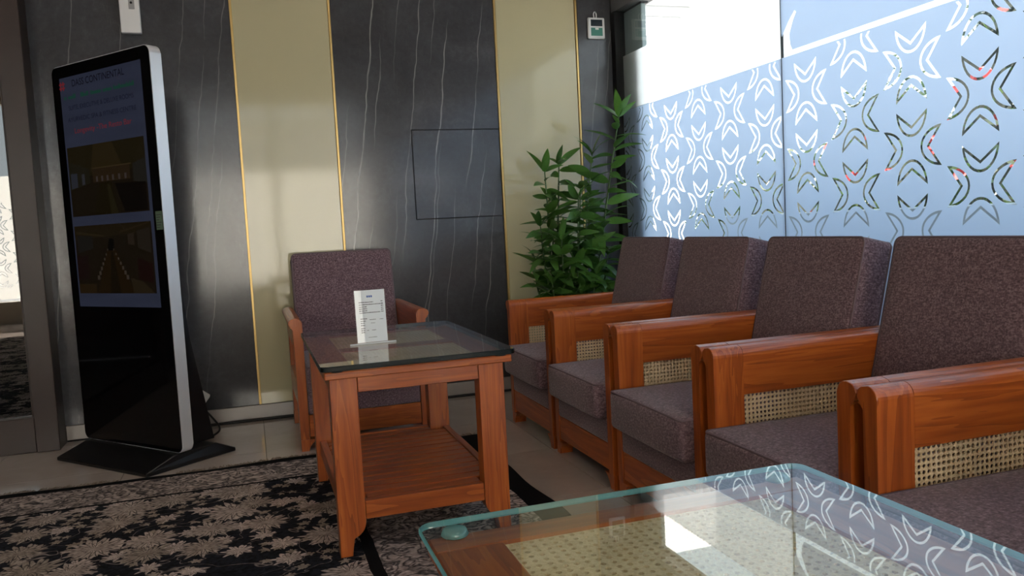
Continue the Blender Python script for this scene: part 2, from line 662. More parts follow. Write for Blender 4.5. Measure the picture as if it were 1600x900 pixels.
def spline(pts, steps=8):
    pts = [Vector(p) for p in pts]
    out = []
    for i in range(len(pts) - 1):
        p0, p1, p2, p3 = pts[max(i - 1, 0)], pts[i], pts[i + 1], pts[min(i + 2, len(pts) - 1)]
        for k in range(steps):
            t = k / steps
            out.append(0.5 * ((2 * p1) + (p2 - p0) * t + (2 * p0 - 5 * p1 + 4 * p2 - p3) * t * t + (3 * p1 - p0 - 3 * p2 + p3) * t ** 3))
    out.append(pts[-1])
    return out


def cushion_mesh(name, a, b, mat, bevel=0.02, crown=(0, 0, 0), cuts=7):
    """padded block: rounded edges, gently swelling faces"""
    bm = bmesh.new()
    bm_box(bm, a, b)
    bmesh.ops.bevel(bm, geom=list(bm.edges), offset=bevel, segments=4, profile=0.5, affect='EDGES')
    bmesh.ops.recalc_face_normals(bm, faces=bm.faces)
    big = [f for f in bm.faces if f.calc_area() > (bevel * 3) ** 2 * 0.5 and len(f.verts) == 4]
    es = list({e for f in big for e in f.edges if e.calc_length() > bevel * 3})
    bmesh.ops.subdivide_edges(bm, edges=es, cuts=cuts, use_grid_fill=True)
    c = [(a[i] + b[i]) / 2 for i in range(3)]
    h = [(b[i] - a[i]) / 2 for i in range(3)]
    for v in bm.verts:
        q = [(v.co[i] - c[i]) / h[i] for i in range(3)]
        for i in range(3):
            if crown[i] and abs(q[i]) > 0.6:
                j, k = (i + 1) % 3, (i + 2) % 3
                sw = max(0, 1 - q[j] ** 4) * max(0, 1 - q[k] ** 4)
                v.co[i] += math.copysign(crown[i] * sw, q[i])
    return from_bm(name, bm, mat, True)


def copy_tree(o, parent=None):
    c = o.copy()
    C.objects.link(c)
    c.parent = parent
    if parent is not None:
        c.matrix_parent_inverse = o.matrix_parent_inverse
    for ch in list(o.children):
        copy_tree(ch, c)
    return c


def cane_mesh(name, na, nb, pitch, axes, thick=0.0022, hole=0.335):
    """woven cane sheet: square grid with an octagonal opening in each cell; centred"""
    verts, faces = [], []
    A, B = axes
    T = 3 - A - B
    idx = {}

    def put(p, q, t):
        key = (round(p, 5), round(q, 5), t)
        if key not in idx:
            v = [0, 0, 0]
            v[A], v[B], v[T] = p, q, t * thick / 2
            idx[key] = len(verts)
            verts.append(tuple(v))
        return idx[key]
    for i in range(na):
        for j in range(nb):
            cx, cy = (i - (na - 1) / 2) * pitch, (j - (nb - 1) / 2) * pitch
            o, r = pitch / 2, pitch * hole
            outer = [(o, 0), (o, o), (0, o), (-o, o), (-o, 0), (-o, -o), (0, -o), (o, -o)]
            inner = [(r * math.cos(k * PI / 4), r * math.sin(k * PI / 4)) for k in range(8)]
            for t in (1, -1):
                O = [put(cx + p, cy + q, t) for p, q in outer]
                I = [put(cx + p, cy + q, t) for p, q in inner]
                for k in range(8):
                    l = (k + 1) % 8
                    faces.append((O[k], O[l], I[l], I[k]) if t > 0 else (O[l], O[k], I[k], I[l]))
            I1 = [put(cx + p, cy + q, 1) for p, q in inner]
            I2 = [put(cx + p, cy + q, -1) for p, q in inner]
            for k in range(8):
                l = (k + 1) % 8
                faces.append((I1[k], I1[l], I2[l], I2[k]))
    return mesh_of(name, verts, faces, CANE)


# ================================================================== THE ROOM
YB = 4.63          # face of the back wall
XW = 2.25          # glass plane of the window wall
XL, YR, ZC = -4.2, -3.5, 3.1

# floor with its tiles
floor = box('floor', (XL, YR, -0.12), (XW + 0.1, YB + 0.05, -0.0025), GROUT)
tag(floor, 'glossy beige tiled lobby floor', kind='structure')
TS = 0.6
tile_me = box_mesh('tile', (0.0015, 0.0015, -0.0025), (TS - 0.0015, TS - 0.0015, 0.0), TILE)
nx = 0
ix0, ix1 = -7, 4
for ix in range(ix0, ix1):
    for iy in range(-6, 9):
        x, y = 0.01 + ix * TS, -0.28 + iy * TS - 0.0
        if x + TS > XW + 0.05 or y + TS > YB + 0.04 or x < XL or y < YR:
            # cut pieces against the walls
            a = (max(x, XL) + 0.0015, max(y, YR) + 0.0015)
            b = (min(x + TS, XW - 0.03) - 0.0015, min(y + TS, YB) - 0.0015)
            if b[0] - a[0] < 0.02 or b[1] - a[1] < 0.02:
                continue
            box('tile', (a[0], a[1], -0.0025), (b[0], b[1], 0.0), TILE, floor)
        else:
            obj('tile', tile_me, floor, (x, y, 0))

ceiling = box('ceiling', (XL, YR, ZC), (XW + 0.1, YB + 0.05, ZC + 0.12), plain('warm_ceiling_paint', (0.42, 0.34, 0.25), 0.7))
tag(ceiling, 'plain warm beige lobby ceiling', kind='structure')

# back wall: backing plus the panels that can be told apart
wall_back = box('wall_back', (XL, YB, 0), (XW + 0.1, YB + 0.15, ZC), DARKGAP)
tag(wall_back, 'back wall clad in grey veined marble and cream glass panels', kind='structure')
PF = 0.02    # panel thickness in front of the backing


def wall_panel(name, x0, x1, z0, z1, mat, d=PF):
    return box(name, (x0, YB - d, z0), (x1, YB, z1), mat, wall_back, 0.0015, 1)


Z0 = 0.088
wall_panel('marble_panel', -0.960, -0.004, Z0, ZC, MARBLE)
wall_panel('cream_glass_panel', 0.006, 0.505, Z0, ZC, CREAM, 0.022)
HX0, HX1, HZ0, HZ1 = 0.930, 1.453, 1.055, 1.566
g = 0.0022
prism('marble_panel', [(0.520, Z0), (1.454, Z0), (1.454, HZ0 - g), (HX0 - g, HZ0 - g), (HX0 - g, HZ1 + g), (1.454, HZ1 + g), (1.454, ZC - 0.0005), (0.520, ZC - 0.0005)],
      1, YB - PF, YB - 0.0002, MARBLE, wall_back)
hatch = wall_panel('access_hatch', HX0 + g, HX1, HZ0 + g, HZ1 - g, MARBLE)
wall_panel('cream_glass_panel', 1.470, 1.965, Z0, ZC, CREAM, 0.022)
wall_panel('marble_panel', 1.985, 2.205, Z0, ZC, MARBLE)
for x in (0.001, 0.5125, 1.462, 1.975):
    wall_panel('gold_strip', x - 0.0065, x + 0.0065, Z0, ZC, GOLD, 0.026)
sk = box('baseboard_back', (-0.955, YB - 0.024, 0.012), (2.2, YB, 0.086), SKIRT, None, 0.002, 1)
tag(sk, 'pale tile skirting along the foot of the back wall', kind='structure')

# left wall, rear wall
wl_ = box('wall_left', (XL - 0.12, YR, 0), (XL, YB + 0.05, ZC), plain('dark_brown_panelling', (0.06, 0.035, 0.025), 0.5))
tag(wl_, 'plain painted wall far to the left', kind='structure')

# rear wall: piers around a wide glazed front
RW0, RW1, RZ0, RZ1 = -3.9, 1.9, 0.30, 2.95
bm = bmesh.new()
bm_box(bm, (XL, YR - 0.15, 0), (RW0, YR, ZC))
bm_box(bm, (RW1, YR - 0.15, 0), (XW + 0.1, YR, ZC))
bm_box(bm, (-2.45, YR - 0.15, RZ0 + 0.001), (-1.0, YR - 0.001, RZ1 - 0.001))  # solid bay added to hold back light from the rear left
bm_box(bm, (RW0, YR - 0.15, 0), (RW1, YR, RZ0))
bm_box(bm, (RW0, YR - 0.15, RZ1), (RW1, YR, ZC))
wr_ = obj('wall_rear', from_bm('wall_rear', bm, PAINT))
tag(wr_, 'rear wall with a wide glazed opening', kind='structure')

# window wall piers: low sill wall, head, corner post
bm = bmesh.new()
bm_box(bm, (XW - 0.03, YR, 0), (XW + 0.10, YB, 0.32))
bm_box(bm, (XW - 0.03, YR, 2.26), (XW + 0.10, YB, ZC))
wrt = obj('wall_right', from_bm('wall_right', bm, plain('grey_paint', (0.16, 0.165, 0.18), 0.6)))
tag(wrt, 'low sill wall and head above and below the tall frosted window', kind='structure')


# ------------------------------------------------------------------ frosted film with cut-out flowers
def petal(rot, c, off):
    pts = [(-70, 131), (0, 78), (70, 131)]
    for k in range(1, 16):
        t = PI * k / 16
        pts.append((70 * math.cos(t), 131 - 92 * math.sin(t)))
    if off:
        n = len(pts)
        area = sum(pts[i][0] * pts[(i + 1) % n][1] - pts[(i + 1) % n][0] * pts[i][1] for i in range(n))
        sg = 1 if area > 0 else -1
        out = []
        for i in range(n):
            a, b, d = Vector(pts[i - 1]), Vector(pts[i]), Vector(pts[(i + 1) % n])
            e1, e2 = (b - a).normalized(), (d - b).normalized()
            n1, n2 = Vector((-e1.y, e1.x)) * sg, Vector((-e2.y, e2.x)) * sg
            mth = n1 + n2
            l = mth.length
            mth.normalize()
            k = off / max(0.33, mth.dot(n1))
            out.append(b + mth * k)
        pts = [(p.x, p.y) for p in out]
    cr, sr = math.cos(rot), math.sin(rot)
    return [(c[0] + (p[0] * cr - p[1] * sr) * 0.001, c[1] + (p[0] * sr + p[1] * cr) * 0.001) for p in pts]


def clip(poly, axis, lim, keep_less):
    out = []
    n = len(poly)

    def inside(p):
        return p[axis] <= lim if keep_less else p[axis] >= lim
    for i in range(n):
        a, b = poly[i - 1], poly[i]
        ia, ib = inside(a), inside(b)
        if ia != ib:
            t = (lim - a[axis]) / (b[axis] - a[axis])
            out.append((a[0] + (b[0] - a[0]) * t, a[1] + (b[1] - a[1]) * t))
        if ib:
            out.append(b)
    return out


def film_mesh(name, outline, holes, mat, depth=0.0006):
    """flat film from even-odd outlines (2-D), given a hair of thickness"""
    polys = [outline] + holes
    vs, fs = [], []
    for poly in polys:
        fs.append(list(range(len(vs), len(vs) + len(poly))))
        vs += [Vector(p) for p in poly]
    v, e, f, ov, oe, of = delaunay_2d_cdt(vs, [], fs, 1, 1e-6)
    boxes = [(min(p[0] for p in h), max(p[0] for p in h), min(p[1] for p in h), max(p[1] for p in h)) for h in holes]
    cells = {}
    for k, bx in enumerate(boxes):
        for i in range(int(bx[0] // 0.05), int(bx[1] // 0.05) + 1):
            for j in range(int(bx[2] // 0.05), int(bx[3] // 0.05) + 1):
                cells.setdefault((i, j), []).append(k)
    tris = []
    for t in f:
        cx = sum(v[q].x for q in t) / len(t)
        cy = sum(v[q].y for q in t) / len(t)
        odd = False
        for k in cells.get((int(cx // 0.05), int(cy // 0.05)), ()):
            h = holes[k]
            x1, y1 = h[-1]
            for x2, y2 in h:
                if (y1 > cy) != (y2 > cy) and cx < (x2 - x1) * (cy - y1) / (y2 - y1) + x1:
                    odd = not odd
                x1, y1 = x2, y2
        if not odd:
            tris.append(t)
    n = len(v)
    verts = [(p.x, p.y, depth / 2) for p in v] + [(p.x, p.y, -depth / 2) for p in v]
    faces = [tuple(t) for t in tris] + [tuple(n + q for q in reversed(t)) for t in tris]
    return mesh_of(name, verts, faces, mat)


def flower_holes(a0, a1, z0, z1, base, zA=1.487, zB=1.633, pa=0.2815, pz=0.2915):
    holes = []
    for k in range(-40, 40):
        a = base + pa * k
        if a < a0 - 0.15 or a > a1 + 0.15:
            continue
        ztop = zA if k % 2 else zB
        for j in range(-2, 6):
            z = ztop - pz * j
            for r in range(4):
                for off in (0.0, 9.0):
                    p = petal(r * PI / 2, (a, z), off)
                    p = clip(p, 0, a0, False)
                    p = clip(p, 0, a1, True) if len(p) > 2 else p
                    p = clip(p, 1, z0, False) if len(p) > 2 else p
                    p = clip(p, 1, z1, True) if len(p) > 2 else p
                    if len(p) > 2:
                        ar = abs(sum(p[i][0] * p[(i + 1) % len(p)][1] - p[(i + 1) % len(p)][0] * p[i][1] for i in range(len(p)))) / 2
                        if ar > 4e-5:
                            holes.append(p)
    return holes


def rect(a0, a1, z0, z1):
    return [(a0, z0), (a1, z0), (a1, z1), (a0, z1)]


# film on plane x = const: local (u, v) -> world (y, z); rotation below maps local x -> +y, local y -> +z
ROT_WIN = (PI / 2, 0, PI / 2)
window_1 = empty('window_1')
tag(window_1, 'tall frosted glass window with cut-out flower pattern on the right', kind='structure')
SEAMS = [4.575, 3.020, 1.0, -1.1, -3.45]
for k in range(4):
    y1, y0 = SEAMS[k] - 0.003, SEAMS[k + 1] + 0.003
    pane = box('glass_pane', (XW, y0, 0.33), (XW + 0.010, y1, 2.255), WINGLASS, window_1)
    # lower patterned film
    hz = flower_holes(y0 + 0.008, y1 - 0.008, 0.5, 1.648, 2.585) if k < 3 else []
    fm = film_mesh('patterned_film', rect(y0, y1, 0.34, 1.655), hz, FILM)
    fo = obj('patterned_film', fm, pane, (XW - 0.0012, 0, 0), ROT_WIN)
    tag(fo, 'frosted film with clear flower outlines')
    if k == 0:
        fm = film_mesh('plain_film', rect(y0, 4.545, 1.657, 1.982), [], THINFILM)
        fo = obj('plain_film', fm, pane, (XW - 0.0012, 0, 0), ROT_WIN)
        tag(fo, 'bright plain film band above the flowers')
    else:
        if k == 1:
            ol = [(y0, 1.676), (2.945, 1.676), (2.958, 1.70), (2.963, 1.745), (2.935, 1.80), (2.915, 1.825), (2.925, 1.835),
                  (2.965, 1.80), (y1 - 0.004, 1.745), (y1, 1.76), (y1, 2.25), (y0, 2.25)]
        else:
            ol = rect(y0, y1, 1.676, 2.25)
        fm = film_mesh('plain_film', ol, [], FILM)
        obj('plain_film', fm, pane, (XW - 0.0012, 0, 0), ROT_WIN)
for k in (1, 2, 3):
    box('silicone_joint', (XW - 0.001, SEAMS[k] - 0.003, 0.33), (XW + 0.010, SEAMS[k] + 0.003, 2.255), BLACK, window_1)
box('corner_post', (XW - 0.035, 4.575, 0.0), (XW + 0.06, 4.629, 2.259), BLACK, window_1)
box('sill_channel', (XW - 0.02, -3.45, 0.32), (XW + 0.03, 4.575, 0.345), BLACK, window_1)

# rear window (window_2): film on the lower part, clear above
window_2 = empty('window_2')
tag(window_2, 'wide glazed shop front behind the camera', kind='structure')
nP = 4
pw = (RW1 - RW0) / nP
for k in (0, 2, 3):
    x0, x1 = RW0 + k * pw + 0.025, RW0 + (k + 1) * pw - 0.025
    pane = box('glass_pane', (x0, YR - 0.08, RZ0), (x1, YR - 0.07, RZ1), WINGLASS, window_2)
    hz = flower_holes(x0, x1, 0.5, 1.648, -3.2) if k < 2 else []
    fm = film_mesh('patterned_film', rect(x0, x1, 0.34, 2.0), hz, REARFILM)
    obj('patterned_film', fm, pane, (0, YR - 0.068, 0), (PI / 2, 0, 0))
for k in range(nP + 1):
    x = RW0 + k * pw + (-0.026 if k == 1 else 0.026 if k == 2 else 0)
    box('mullion', (x - 0.024, YR - 0.10, RZ0), (x + 0.024, YR - 0.04, RZ1), BROWN, window_2)

# white venetian blinds across the upper part of the two right-hand rear panes
slat_me = box_mesh('slat', (-pw / 2 + 0.04, -0.022, -0.001), (pw / 2 - 0.04, 0.022, 0.001), WHITE)
for k, where in ((2, 'middle'), (3, 'right')):
    vb = empty('venetian_blind', (RW0 + (k + 0.5) * pw, YR - 0.005, 0))
    tag(vb, 'white venetian blind half lowered behind the viewer, %s rear pane' % where, 'blind', 'rear window blinds')
    box('head_rail', (-pw / 2 + 0.03, -0.025, 2.66), (pw / 2 - 0.03, 0.025, 2.70), WHITE, vb)
    for j in range(14):
        obj('slat', slat_me, vb, (0, 0, 2.63 - 0.05 * j), (math.radians(35), 0, 0))

# glass door on the left, brown frame standing proud of the wall
door_1 = empty('door_1')
tag(door_1, 'dark brown framed glass door at the far left', kind='structure')
DY0, DY1 = 4.462, 4.625
box('jamb', (-1.062, DY0, 0.0), (-0.957, DY1, ZC - 0.001), BROWN, door_1, 0.003, 1)
box('door_stile', (-1.075, DY0 + 0.03, 0.02), (-1.063, DY0 + 0.08, 2.4), BROWN, door_1, 0.002, 1)
box('bottom_rail', (-2.6, DY0 + 0.012, 0.0), (-1.0635, DY0 + 0.08, 0.175), BROWN, door_1, 0.003, 1)
box('door_glass', (-2.6, DY0 + 0.045, 0.177), (-1.0755, DY0 + 0.057, 2.4), DOORGLASS, door_1)
box('top_rail', (-2.6, DY0 + 0.012, 2.401), (-1.0635, DY0 + 0.08, ZC - 0.001), BROWN, door_1, 0.003, 1)
box('hinge_stile', (-2.7, DY0, 0.0), (-2.601, DY1, ZC - 0.001), BROWN, door_1, 0.003, 1)

# added warm fill panels, and added beams hiding them from the wall reflections
for k, y in enumerate((1.85, -0.75)):
    b = box('added_beam_%d' % (k + 1), (XL, y, 2.60), (XW - 0.03, y + 0.15, ZC - 0.001), PAINT)
    tag(b, 'unseen beam added across the ceiling to hide the fill panels', kind='structure')
nl = N('fill_light_glow')
FILL_GLOW = nl.done(nl.bsdf((0.8, 0.8, 0.8), 0.5, emit=FILL_COLOR, emit_s=FILL_STRENGTH))
for (x, y), w in {(-1.0, 3.2): 'above the kiosk', (0.7, 3.2): 'above the side table', (-1.0, 0.6): 'above the left of the rug', (0.9, 0.6): 'above the coffee table'}.items():
    fill_panel = empty('added_fill_light', (x, y, ZC - 0.001))
    tag(fill_panel, 'square fill light panel added at the ceiling ' + w, 'light', 'added fill panels')
    bm = bmesh.new()
    for a, b in (((-.32, -.32), (.32, -.28)), ((-.32, .28), (.32, .32)), ((-.32, -.28), (-.28, .28)), ((.28, -.28), (.32, .28))):
        bm_box(bm, (a[0], a[1], -0.03), (b[0], b[1], 0))
    obj('frame', from_bm('frame', bm, WHITE), fill_panel)
    box('diffuser', (-.28, -.28, -0.018), (.28, .28, -0.004), FILL_GLOW, fill_panel)

# ================================================================== OUTDOORS
ground = box('ground_outside', (XW + 0.12, -12, -0.2), (40, 30, -0.02), plain('pale_paving', (0.20, 0.20, 0.20), 0.8))
tag(ground, 'pale paving outside the window', kind='structure')
ground2 = box('ground_rear', (-30, -40, -0.2), (40, -12.01, -0.02), plain('pale_paving_rear', (0.42, 0.42, 0.42), 0.8))
tag(ground2, 'pale paving outside behind the building', kind='structure')
ground3 = box('ground_forecourt', (-30, -12, -0.2), (XW + 0.119, YR - 0.16, -0.02), plain('pale_forecourt', (0.42, 0.42, 0.42), 0.8))
tag(ground3, 'pale forecourt outside the rear glazing', kind='structure')
par = box('parapet_wall', (XW + 0.45, -6, -0.02), (XW + 0.57, 4.2, 0.985), plain('pale_render', (0.60, 0.62, 0.66), 0.8), None, 0.006, 1)
tag(par, 'low pale parapet wall just outside the frosted window', 'wall')
col_t = empty('outer_pier', (XW + 0.030, 4.35, 0))
tag(col_t, 'grey-green pier outside the left end of the window', 'pier')
box('shaft', (0, 0, -0.02), (0.03, 0.36, 2.25), plain('grey_green_stone', (0.30, 0.37, 0.38), 0.6), col_t, 0.004, 1)
box('dark_head', (0, -0.0, 2.252), (0.05, 0.40, 3.2), plain('dark_lintel', (0.03, 0.03, 0.033), 0.6), col_t, 0.004, 1)

# white neighbouring building with a stepped cornice
nb = empty('white_building', (4.58, 7.9, 0))
tag(nb, 'white building with stepped cornice seen through the clear glass', 'building')
WR = plain('white_render', (0.82, 0.83, 0.84), 0.7)
for nm, dx, z0, z1 in (('wall', 0.0, -0.02, 2.92), ('cornice_step', 0.06, 2.921, 3.04), ('frieze', 0.02, 3.041, 3.13), ('cornice', 0.09, 3.131, 3.22), ('cornice_top', 0.17, 3.221, 3.9)):
    box(nm, (-1.6, -dx, z0), (dx, 2.2, z1), WR, nb, 0.006, 1)
pipe = empty('wall_pipe', (4.2, 7.86, 2.86))
tag(pipe, 'thin grey pipe with a sprinkler joint fixed to the white building', 'pipe')
tube('rod', [(-0.2, -0.06, 0.06), (0.46, -0.06, 0.0)], 0.011, STEEL, pipe)
tube('joint', [(0.17, -0.06, 0.0), (0.17, -0.06, 0.065)], 0.014, STEEL, pipe)
tube('elbow', [(0.46, -0.06, 0.0), (0.38, -0.06, -0.07)], 0.014, STEEL, pipe)


def bush(name, loc, size, n, label, seed, blossoms=0):
    rnd = random.Random(seed)
    t = empty(name, loc)
    tag(t, label, 'bush', 'bushes beyond the window')
    verts, faces = [], []
    for k in range(n):
        u, w = rnd.uniform(0, 2 * PI), rnd.uniform(-0.85, 1)
        r = rnd.uniform(0.75, 1.05) * (1 + 0.12 * math.sin(3 * u + seed) + 0.1 * math.sin(5 * w + seed))
        s = math.sqrt(max(0, 1 - w * w))
        p = Vector((s * math.cos(u) * r * size[0], s * math.sin(u) * r * size[1], size[2] * (1 + w * r)))
        q = Vector((rnd.gauss(0, 1), rnd.gauss(0, 1), rnd.gauss(0, 1))).normalized()
        e = q.orthogonal().normalized()
        h = rnd.uniform(0.04, 0.085)
        b = len(verts)
        verts += [p - q * h, p + e * h * 0.4 + q * 0.2 * h, p + q * h, p - e * h * 0.4 + q * 0.2 * h]
        faces.append((b, b + 1, b + 2, b + 3))
    f = obj('foliage', mesh_of('foliage', verts, faces, HEDGELEAF), t)
    f['kind'] = 'stuff'
    bm = bmesh.new()
    bmesh.ops.create_icosphere(bm, subdivisions=2, radius=1)
    for v in bm.verts:
        v.co = Vector((v.co.x * size[0] * 0.9, v.co.y * size[1] * 0.9, size[2] * (1 + v.co.z * 0.9)))
    obj('inner_branches', from_bm('inner_branches', bm, plain('dark_branches', (0.008, 0.012, 0.008), 0.9)), t)
    tube('trunk', [(0, 0, -0.02), (0, 0, size[2] * 0.5)], 0.05, plain('bark', (0.06, 0.04, 0.03), 0.9), t)
    if blossoms:
        verts, faces = [], []
        for k in range(blossoms):
            u = rnd.uniform(PI * 0.6, PI * 1.6)
            w = rnd.uniform(-0.6, 0.6)
            s = math.sqrt(1 - w * w)
            p = Vector((s * math.cos(u) * 1.08 * size[0], s * math.sin(u) * 1.08 * size[1], size[2] * (1 + w)))
            b = len(verts)
            for i in range(6):
                verts.append(p + Vector((rnd.gauss(0, .03), 0.05 * math.cos(i), 0.05 * math.sin(i))))
            faces.append(tuple(range(b, b + 6)))
        bl = obj('blossoms', mesh_of('blossoms', verts, faces, RED), t)
        bl['kind'] = 'stuff'
    return t


bush('garden_bush', (7.6, 11.3, 0), (0.8, 0.75, 0.75), 2200, 'lowest dark green bush outside behind the left pane', 1)
bush('garden_bush', (7.2, 9.4, 0), (0.85, 0.78, 0.92), 2800, 'low dark green bush outside behind the pane seam', 5)
bush('garden_bush', (7.0, 7.45, 0), (0.85, 0.78, 1.22), 3400, 'rounded green bush with red blossoms outside the right pane', 2, 26)
bush('garden_bush', (6.8, 5.4, 0), (0.9, 0.82, 1.62), 4200, 'tallest dark green bush with red blossoms at the right of the window', 3, 30)
bush('garden_bush', (6.6, 3.2, 0), (0.9, 0.95, 1.3), 3000, 'dense green bush outside past the right picture edge', 4)

# ================================================================== RUG
rug = empty('floral_rug', (0, 0, 0))
tag(rug, 'black and beige floral rug with fringed end on the tiled floor', 'rug')
RX0, RX1, RY0, RY1, RT = -2.7, 0.965, -1.6, 3.715, 0.006


def wav(t, k):
    return 0.009 * math.sin(t * 5.1 + k) + 0.006 * math.sin(t * 11.7 + 2 * k)


nxg, nyg = 74, 100
verts, faces = [], []
for j in range(nyg + 1):
    for i in range(nxg + 1):
        s, t = i / nxg, j / nyg
        x = RX0 + (RX1 - RX0) * s
        y = RY0 + (RY1 - RY0) * t
        x += wav(y, 1.3) * max(0, (s - 0.85) / 0.15)
        y += wav(x, 0.4) * max(0, (t - 0.85) / 0.15)
        verts.append((x, y, RT))
top_n = len(verts)
for j in range(nyg):
    for i in range(nxg):
        a = j * (nxg + 1) + i
        faces.append((a, a + 1, a + nxg + 2, a + nxg + 1))
ring = [i for i in range(nxg + 1)] + [j * (nxg + 1) + nxg for j in range(1, nyg + 1)] + \
       [nyg * (nxg + 1) + i for i in range(nxg - 1, -1, -1)] + [j * (nxg + 1) for j in range(nyg - 1, 0, -1)]
for i in ring:
    verts.append((verts[i][0], verts[i][1], 0.0005))
for k in range(len(ring)):
    l = (k + 1) % len(ring)
    faces.append((ring[k], top_n + k, top_n + l, ring[l]))
obj('rug_field', mesh_of('rug_field', verts, faces, RUG), rug)
# fringe: short loose cotton ends along the far edge
rnd = random.Random(3)
verts, faces = [], []
x = RX0
while x < RX1:
    y = RY1 + wav(x, 0.4) - 0.003
    l = rnd.uniform(0.030, 0.075) if not -0.60 < x < -0.37 else 0.006
    dx = rnd.gauss(0, 0.016)
    w = rnd.uniform(0.0014, 0.0030)
    b = len(verts)
    h = rnd.uniform(0.002, 0.0048)
    verts += [(x - w, y, 0.0012), (x + w, y, 0.0012), (x, y, 0.0045),
              (x + dx * .5 - w, y + l * .5, 0.001), (x + dx * .5 + w, y + l * .5, 0.001), (x + dx * .5, y + l * .5, 0.001 + h),
              (x + dx, y + l, 0.001)]
    faces += [(b, b + 3, b + 5, b + 2), (b + 2, b + 5, b + 4, b + 1), (b + 1, b + 4, b + 3, b), (b + 3, b + 6, b + 5), (b + 5, b + 6, b + 4), (b + 4, b + 6, b + 3)]
    x += rnd.uniform(0.001, 0.0045)
fr = obj('fringe', mesh_of('fringe', verts, faces, FRINGE), rug)
tag(fr, 'pale cotton fringe', kind='stuff')

# ================================================================== ARMCHAIRS
CW = 0.3105     # half width over the arm lips
ARM_Z = 0.622
SLAB, LIP, ARMLEN = 0.039, 0.020, 0.70


def hook(side, zb):
    """cross-section of the arm: slab on the seat side, top rolled outwards into a short lip"""
    yi = CW - SLAB - LIP
    P = [(yi, zb)]
    r = 0.028
    for k in range(7):
        a = PI - k * (PI / 2) / 6
        P.append((yi + r + r * math.cos(a), ARM_Z - r + r * math.sin(a)))
    ro = 0.022
    for k in range(1, 9):
        a = PI / 2 - k * PI / 8 * 0.95
        P.append((CW - ro + ro * math.cos(a), ARM_Z - ro + ro * math.sin(a) * 0.95 - 0.001))
    P.append((CW - 0.010, ARM_Z - 0.043))
    for k in range(5):
        a = PI / 2 + k * (PI / 2) / 4
        P.append((yi + SLAB + 0.009 + 0.009 * math.cos(a), ARM_Z - 0.055 + 0.009 * math.sin(a)))
    P.append((yi + SLAB, zb))
    return [(side * p[0], p[1]) for p in P]


arm_cane_me = cane_mesh('cane_panel', 38, 12, 0.0136, (0, 2))


def make_chair():
    t = empty('armchair')
    yi = CW - SLAB - LIP
    for s in (1, -1):
        arm = prism('arm', hook(s, 0.482), 0, 0.098, ARMLEN, WOOD[0], t)
        prism('front_post', hook(s, 0.055), 0, 0.0, 0.0978, WOOD[2], arm, 0.002)
        cp = obj('cane_panel', arm_cane_me, arm, (0.357, s * (yi + 0.012), 0.401))
        y0, y1 = sorted((s * (yi + 0.002), s * (yi + SLAB - 0.002)))
        box('lower_rail', (0.0982, y0, 0.20), (0.615, y1, 0.318), WOOD[0], arm)
        box('rear_post', (0.616, y0, 0.07), (ARMLEN, y1, 0.4815), WOOD[2], arm, 0.002)
        # front foot: tapering on its seat-side with a curved bracket
        foot = [(s * (yi + SLAB), 0.0545), (s * (yi + SLAB), 0.0), (s * (yi + 0.006), 0.0)]
        for k in range(6):
            a = k / 5
            foot.append((s * (yi + 0.006 - 0.045 * a ** 2.2), 0.0545 * a ** 0.9))
        prism('leg', foot, 0, 0.002, 0.060, WOOD[2], t, 0.0015)
        prism('leg', [(s * (yi + SLAB), 0.0695), (s * (yi + SLAB), 0.0), (s * (yi + 0.006), 0.0), (s * yi, 0.0695)], 0, 0.630, 0.692, WOOD[2], t, 0.0015)
    w = yi - 0.002
    box('front_rail', (0.004, -w, 0.066), (0.030, w, 0.168), WOOD[1], t, 0.002, 1)
    box('rear_rail', (0.660, -w, 0.085), (0.688, w, 0.30), WOOD[1], t, 0.002, 1)
    obj('seat_base', cushion_mesh('seat_base', (0.000, -w, 0.169), (0.655, w, 0.262), FABRIC, 0.008, (0, 0, 0), 3), t)
    seat = obj('seat_cushion', cushion_mesh('seat_cushion', (-0.042, -w - 0.0005, 0.263), (0.575, w + 0.0005, 0.398), FABRIC, 0.018, (0.012, 0, 0.010)), t)
    z = 0.396
    r = 0.02
    loop = []
    for (cx, cy, a0) in ((0.575 - r, w - r, 0), (-0.042 + r, w - r, PI / 2), (-0.042 + r, -w + r, PI), (0.575 - r, -w + r, 1.5 * PI)):
        for k in range(5):
            a = a0 + k * PI / 8
            loop.append((cx + (r - 0.003) * math.cos(a), cy + (r - 0.003) * math.sin(a), z - 0.003))
    tube('piping', loop, 0.0042, PIPING, seat, 6, True)
    # back cushion, tilted
    bk = obj('backrest', cushion_mesh('backrest', (0.0, -w, 0.0), (0.118, w, 0.555), FABRIC, 0.016, (0.006, 0, 0.003)), t, (0.510, 0, 0.365), (0, math.radians(13.2), 0))
    for xo in (0.006, 0.112):
        loop = []
        r = 0.022
        for (cy, cz, a0) in ((w - r, 0.555 - r, 0), (-w + r, 0.555 - r, PI / 2), (-w + r, r, PI), (w - r, r, 1.5 * PI)):
            for k in range(5):
                a = a0 + k * PI / 8
                loop.append((xo, cy + (r - 0.002) * math.cos(a), cz + (r - 0.002) * math.sin(a)))
        tube('piping', loop, 0.004, PIPING, bk, 6, True)
    return t


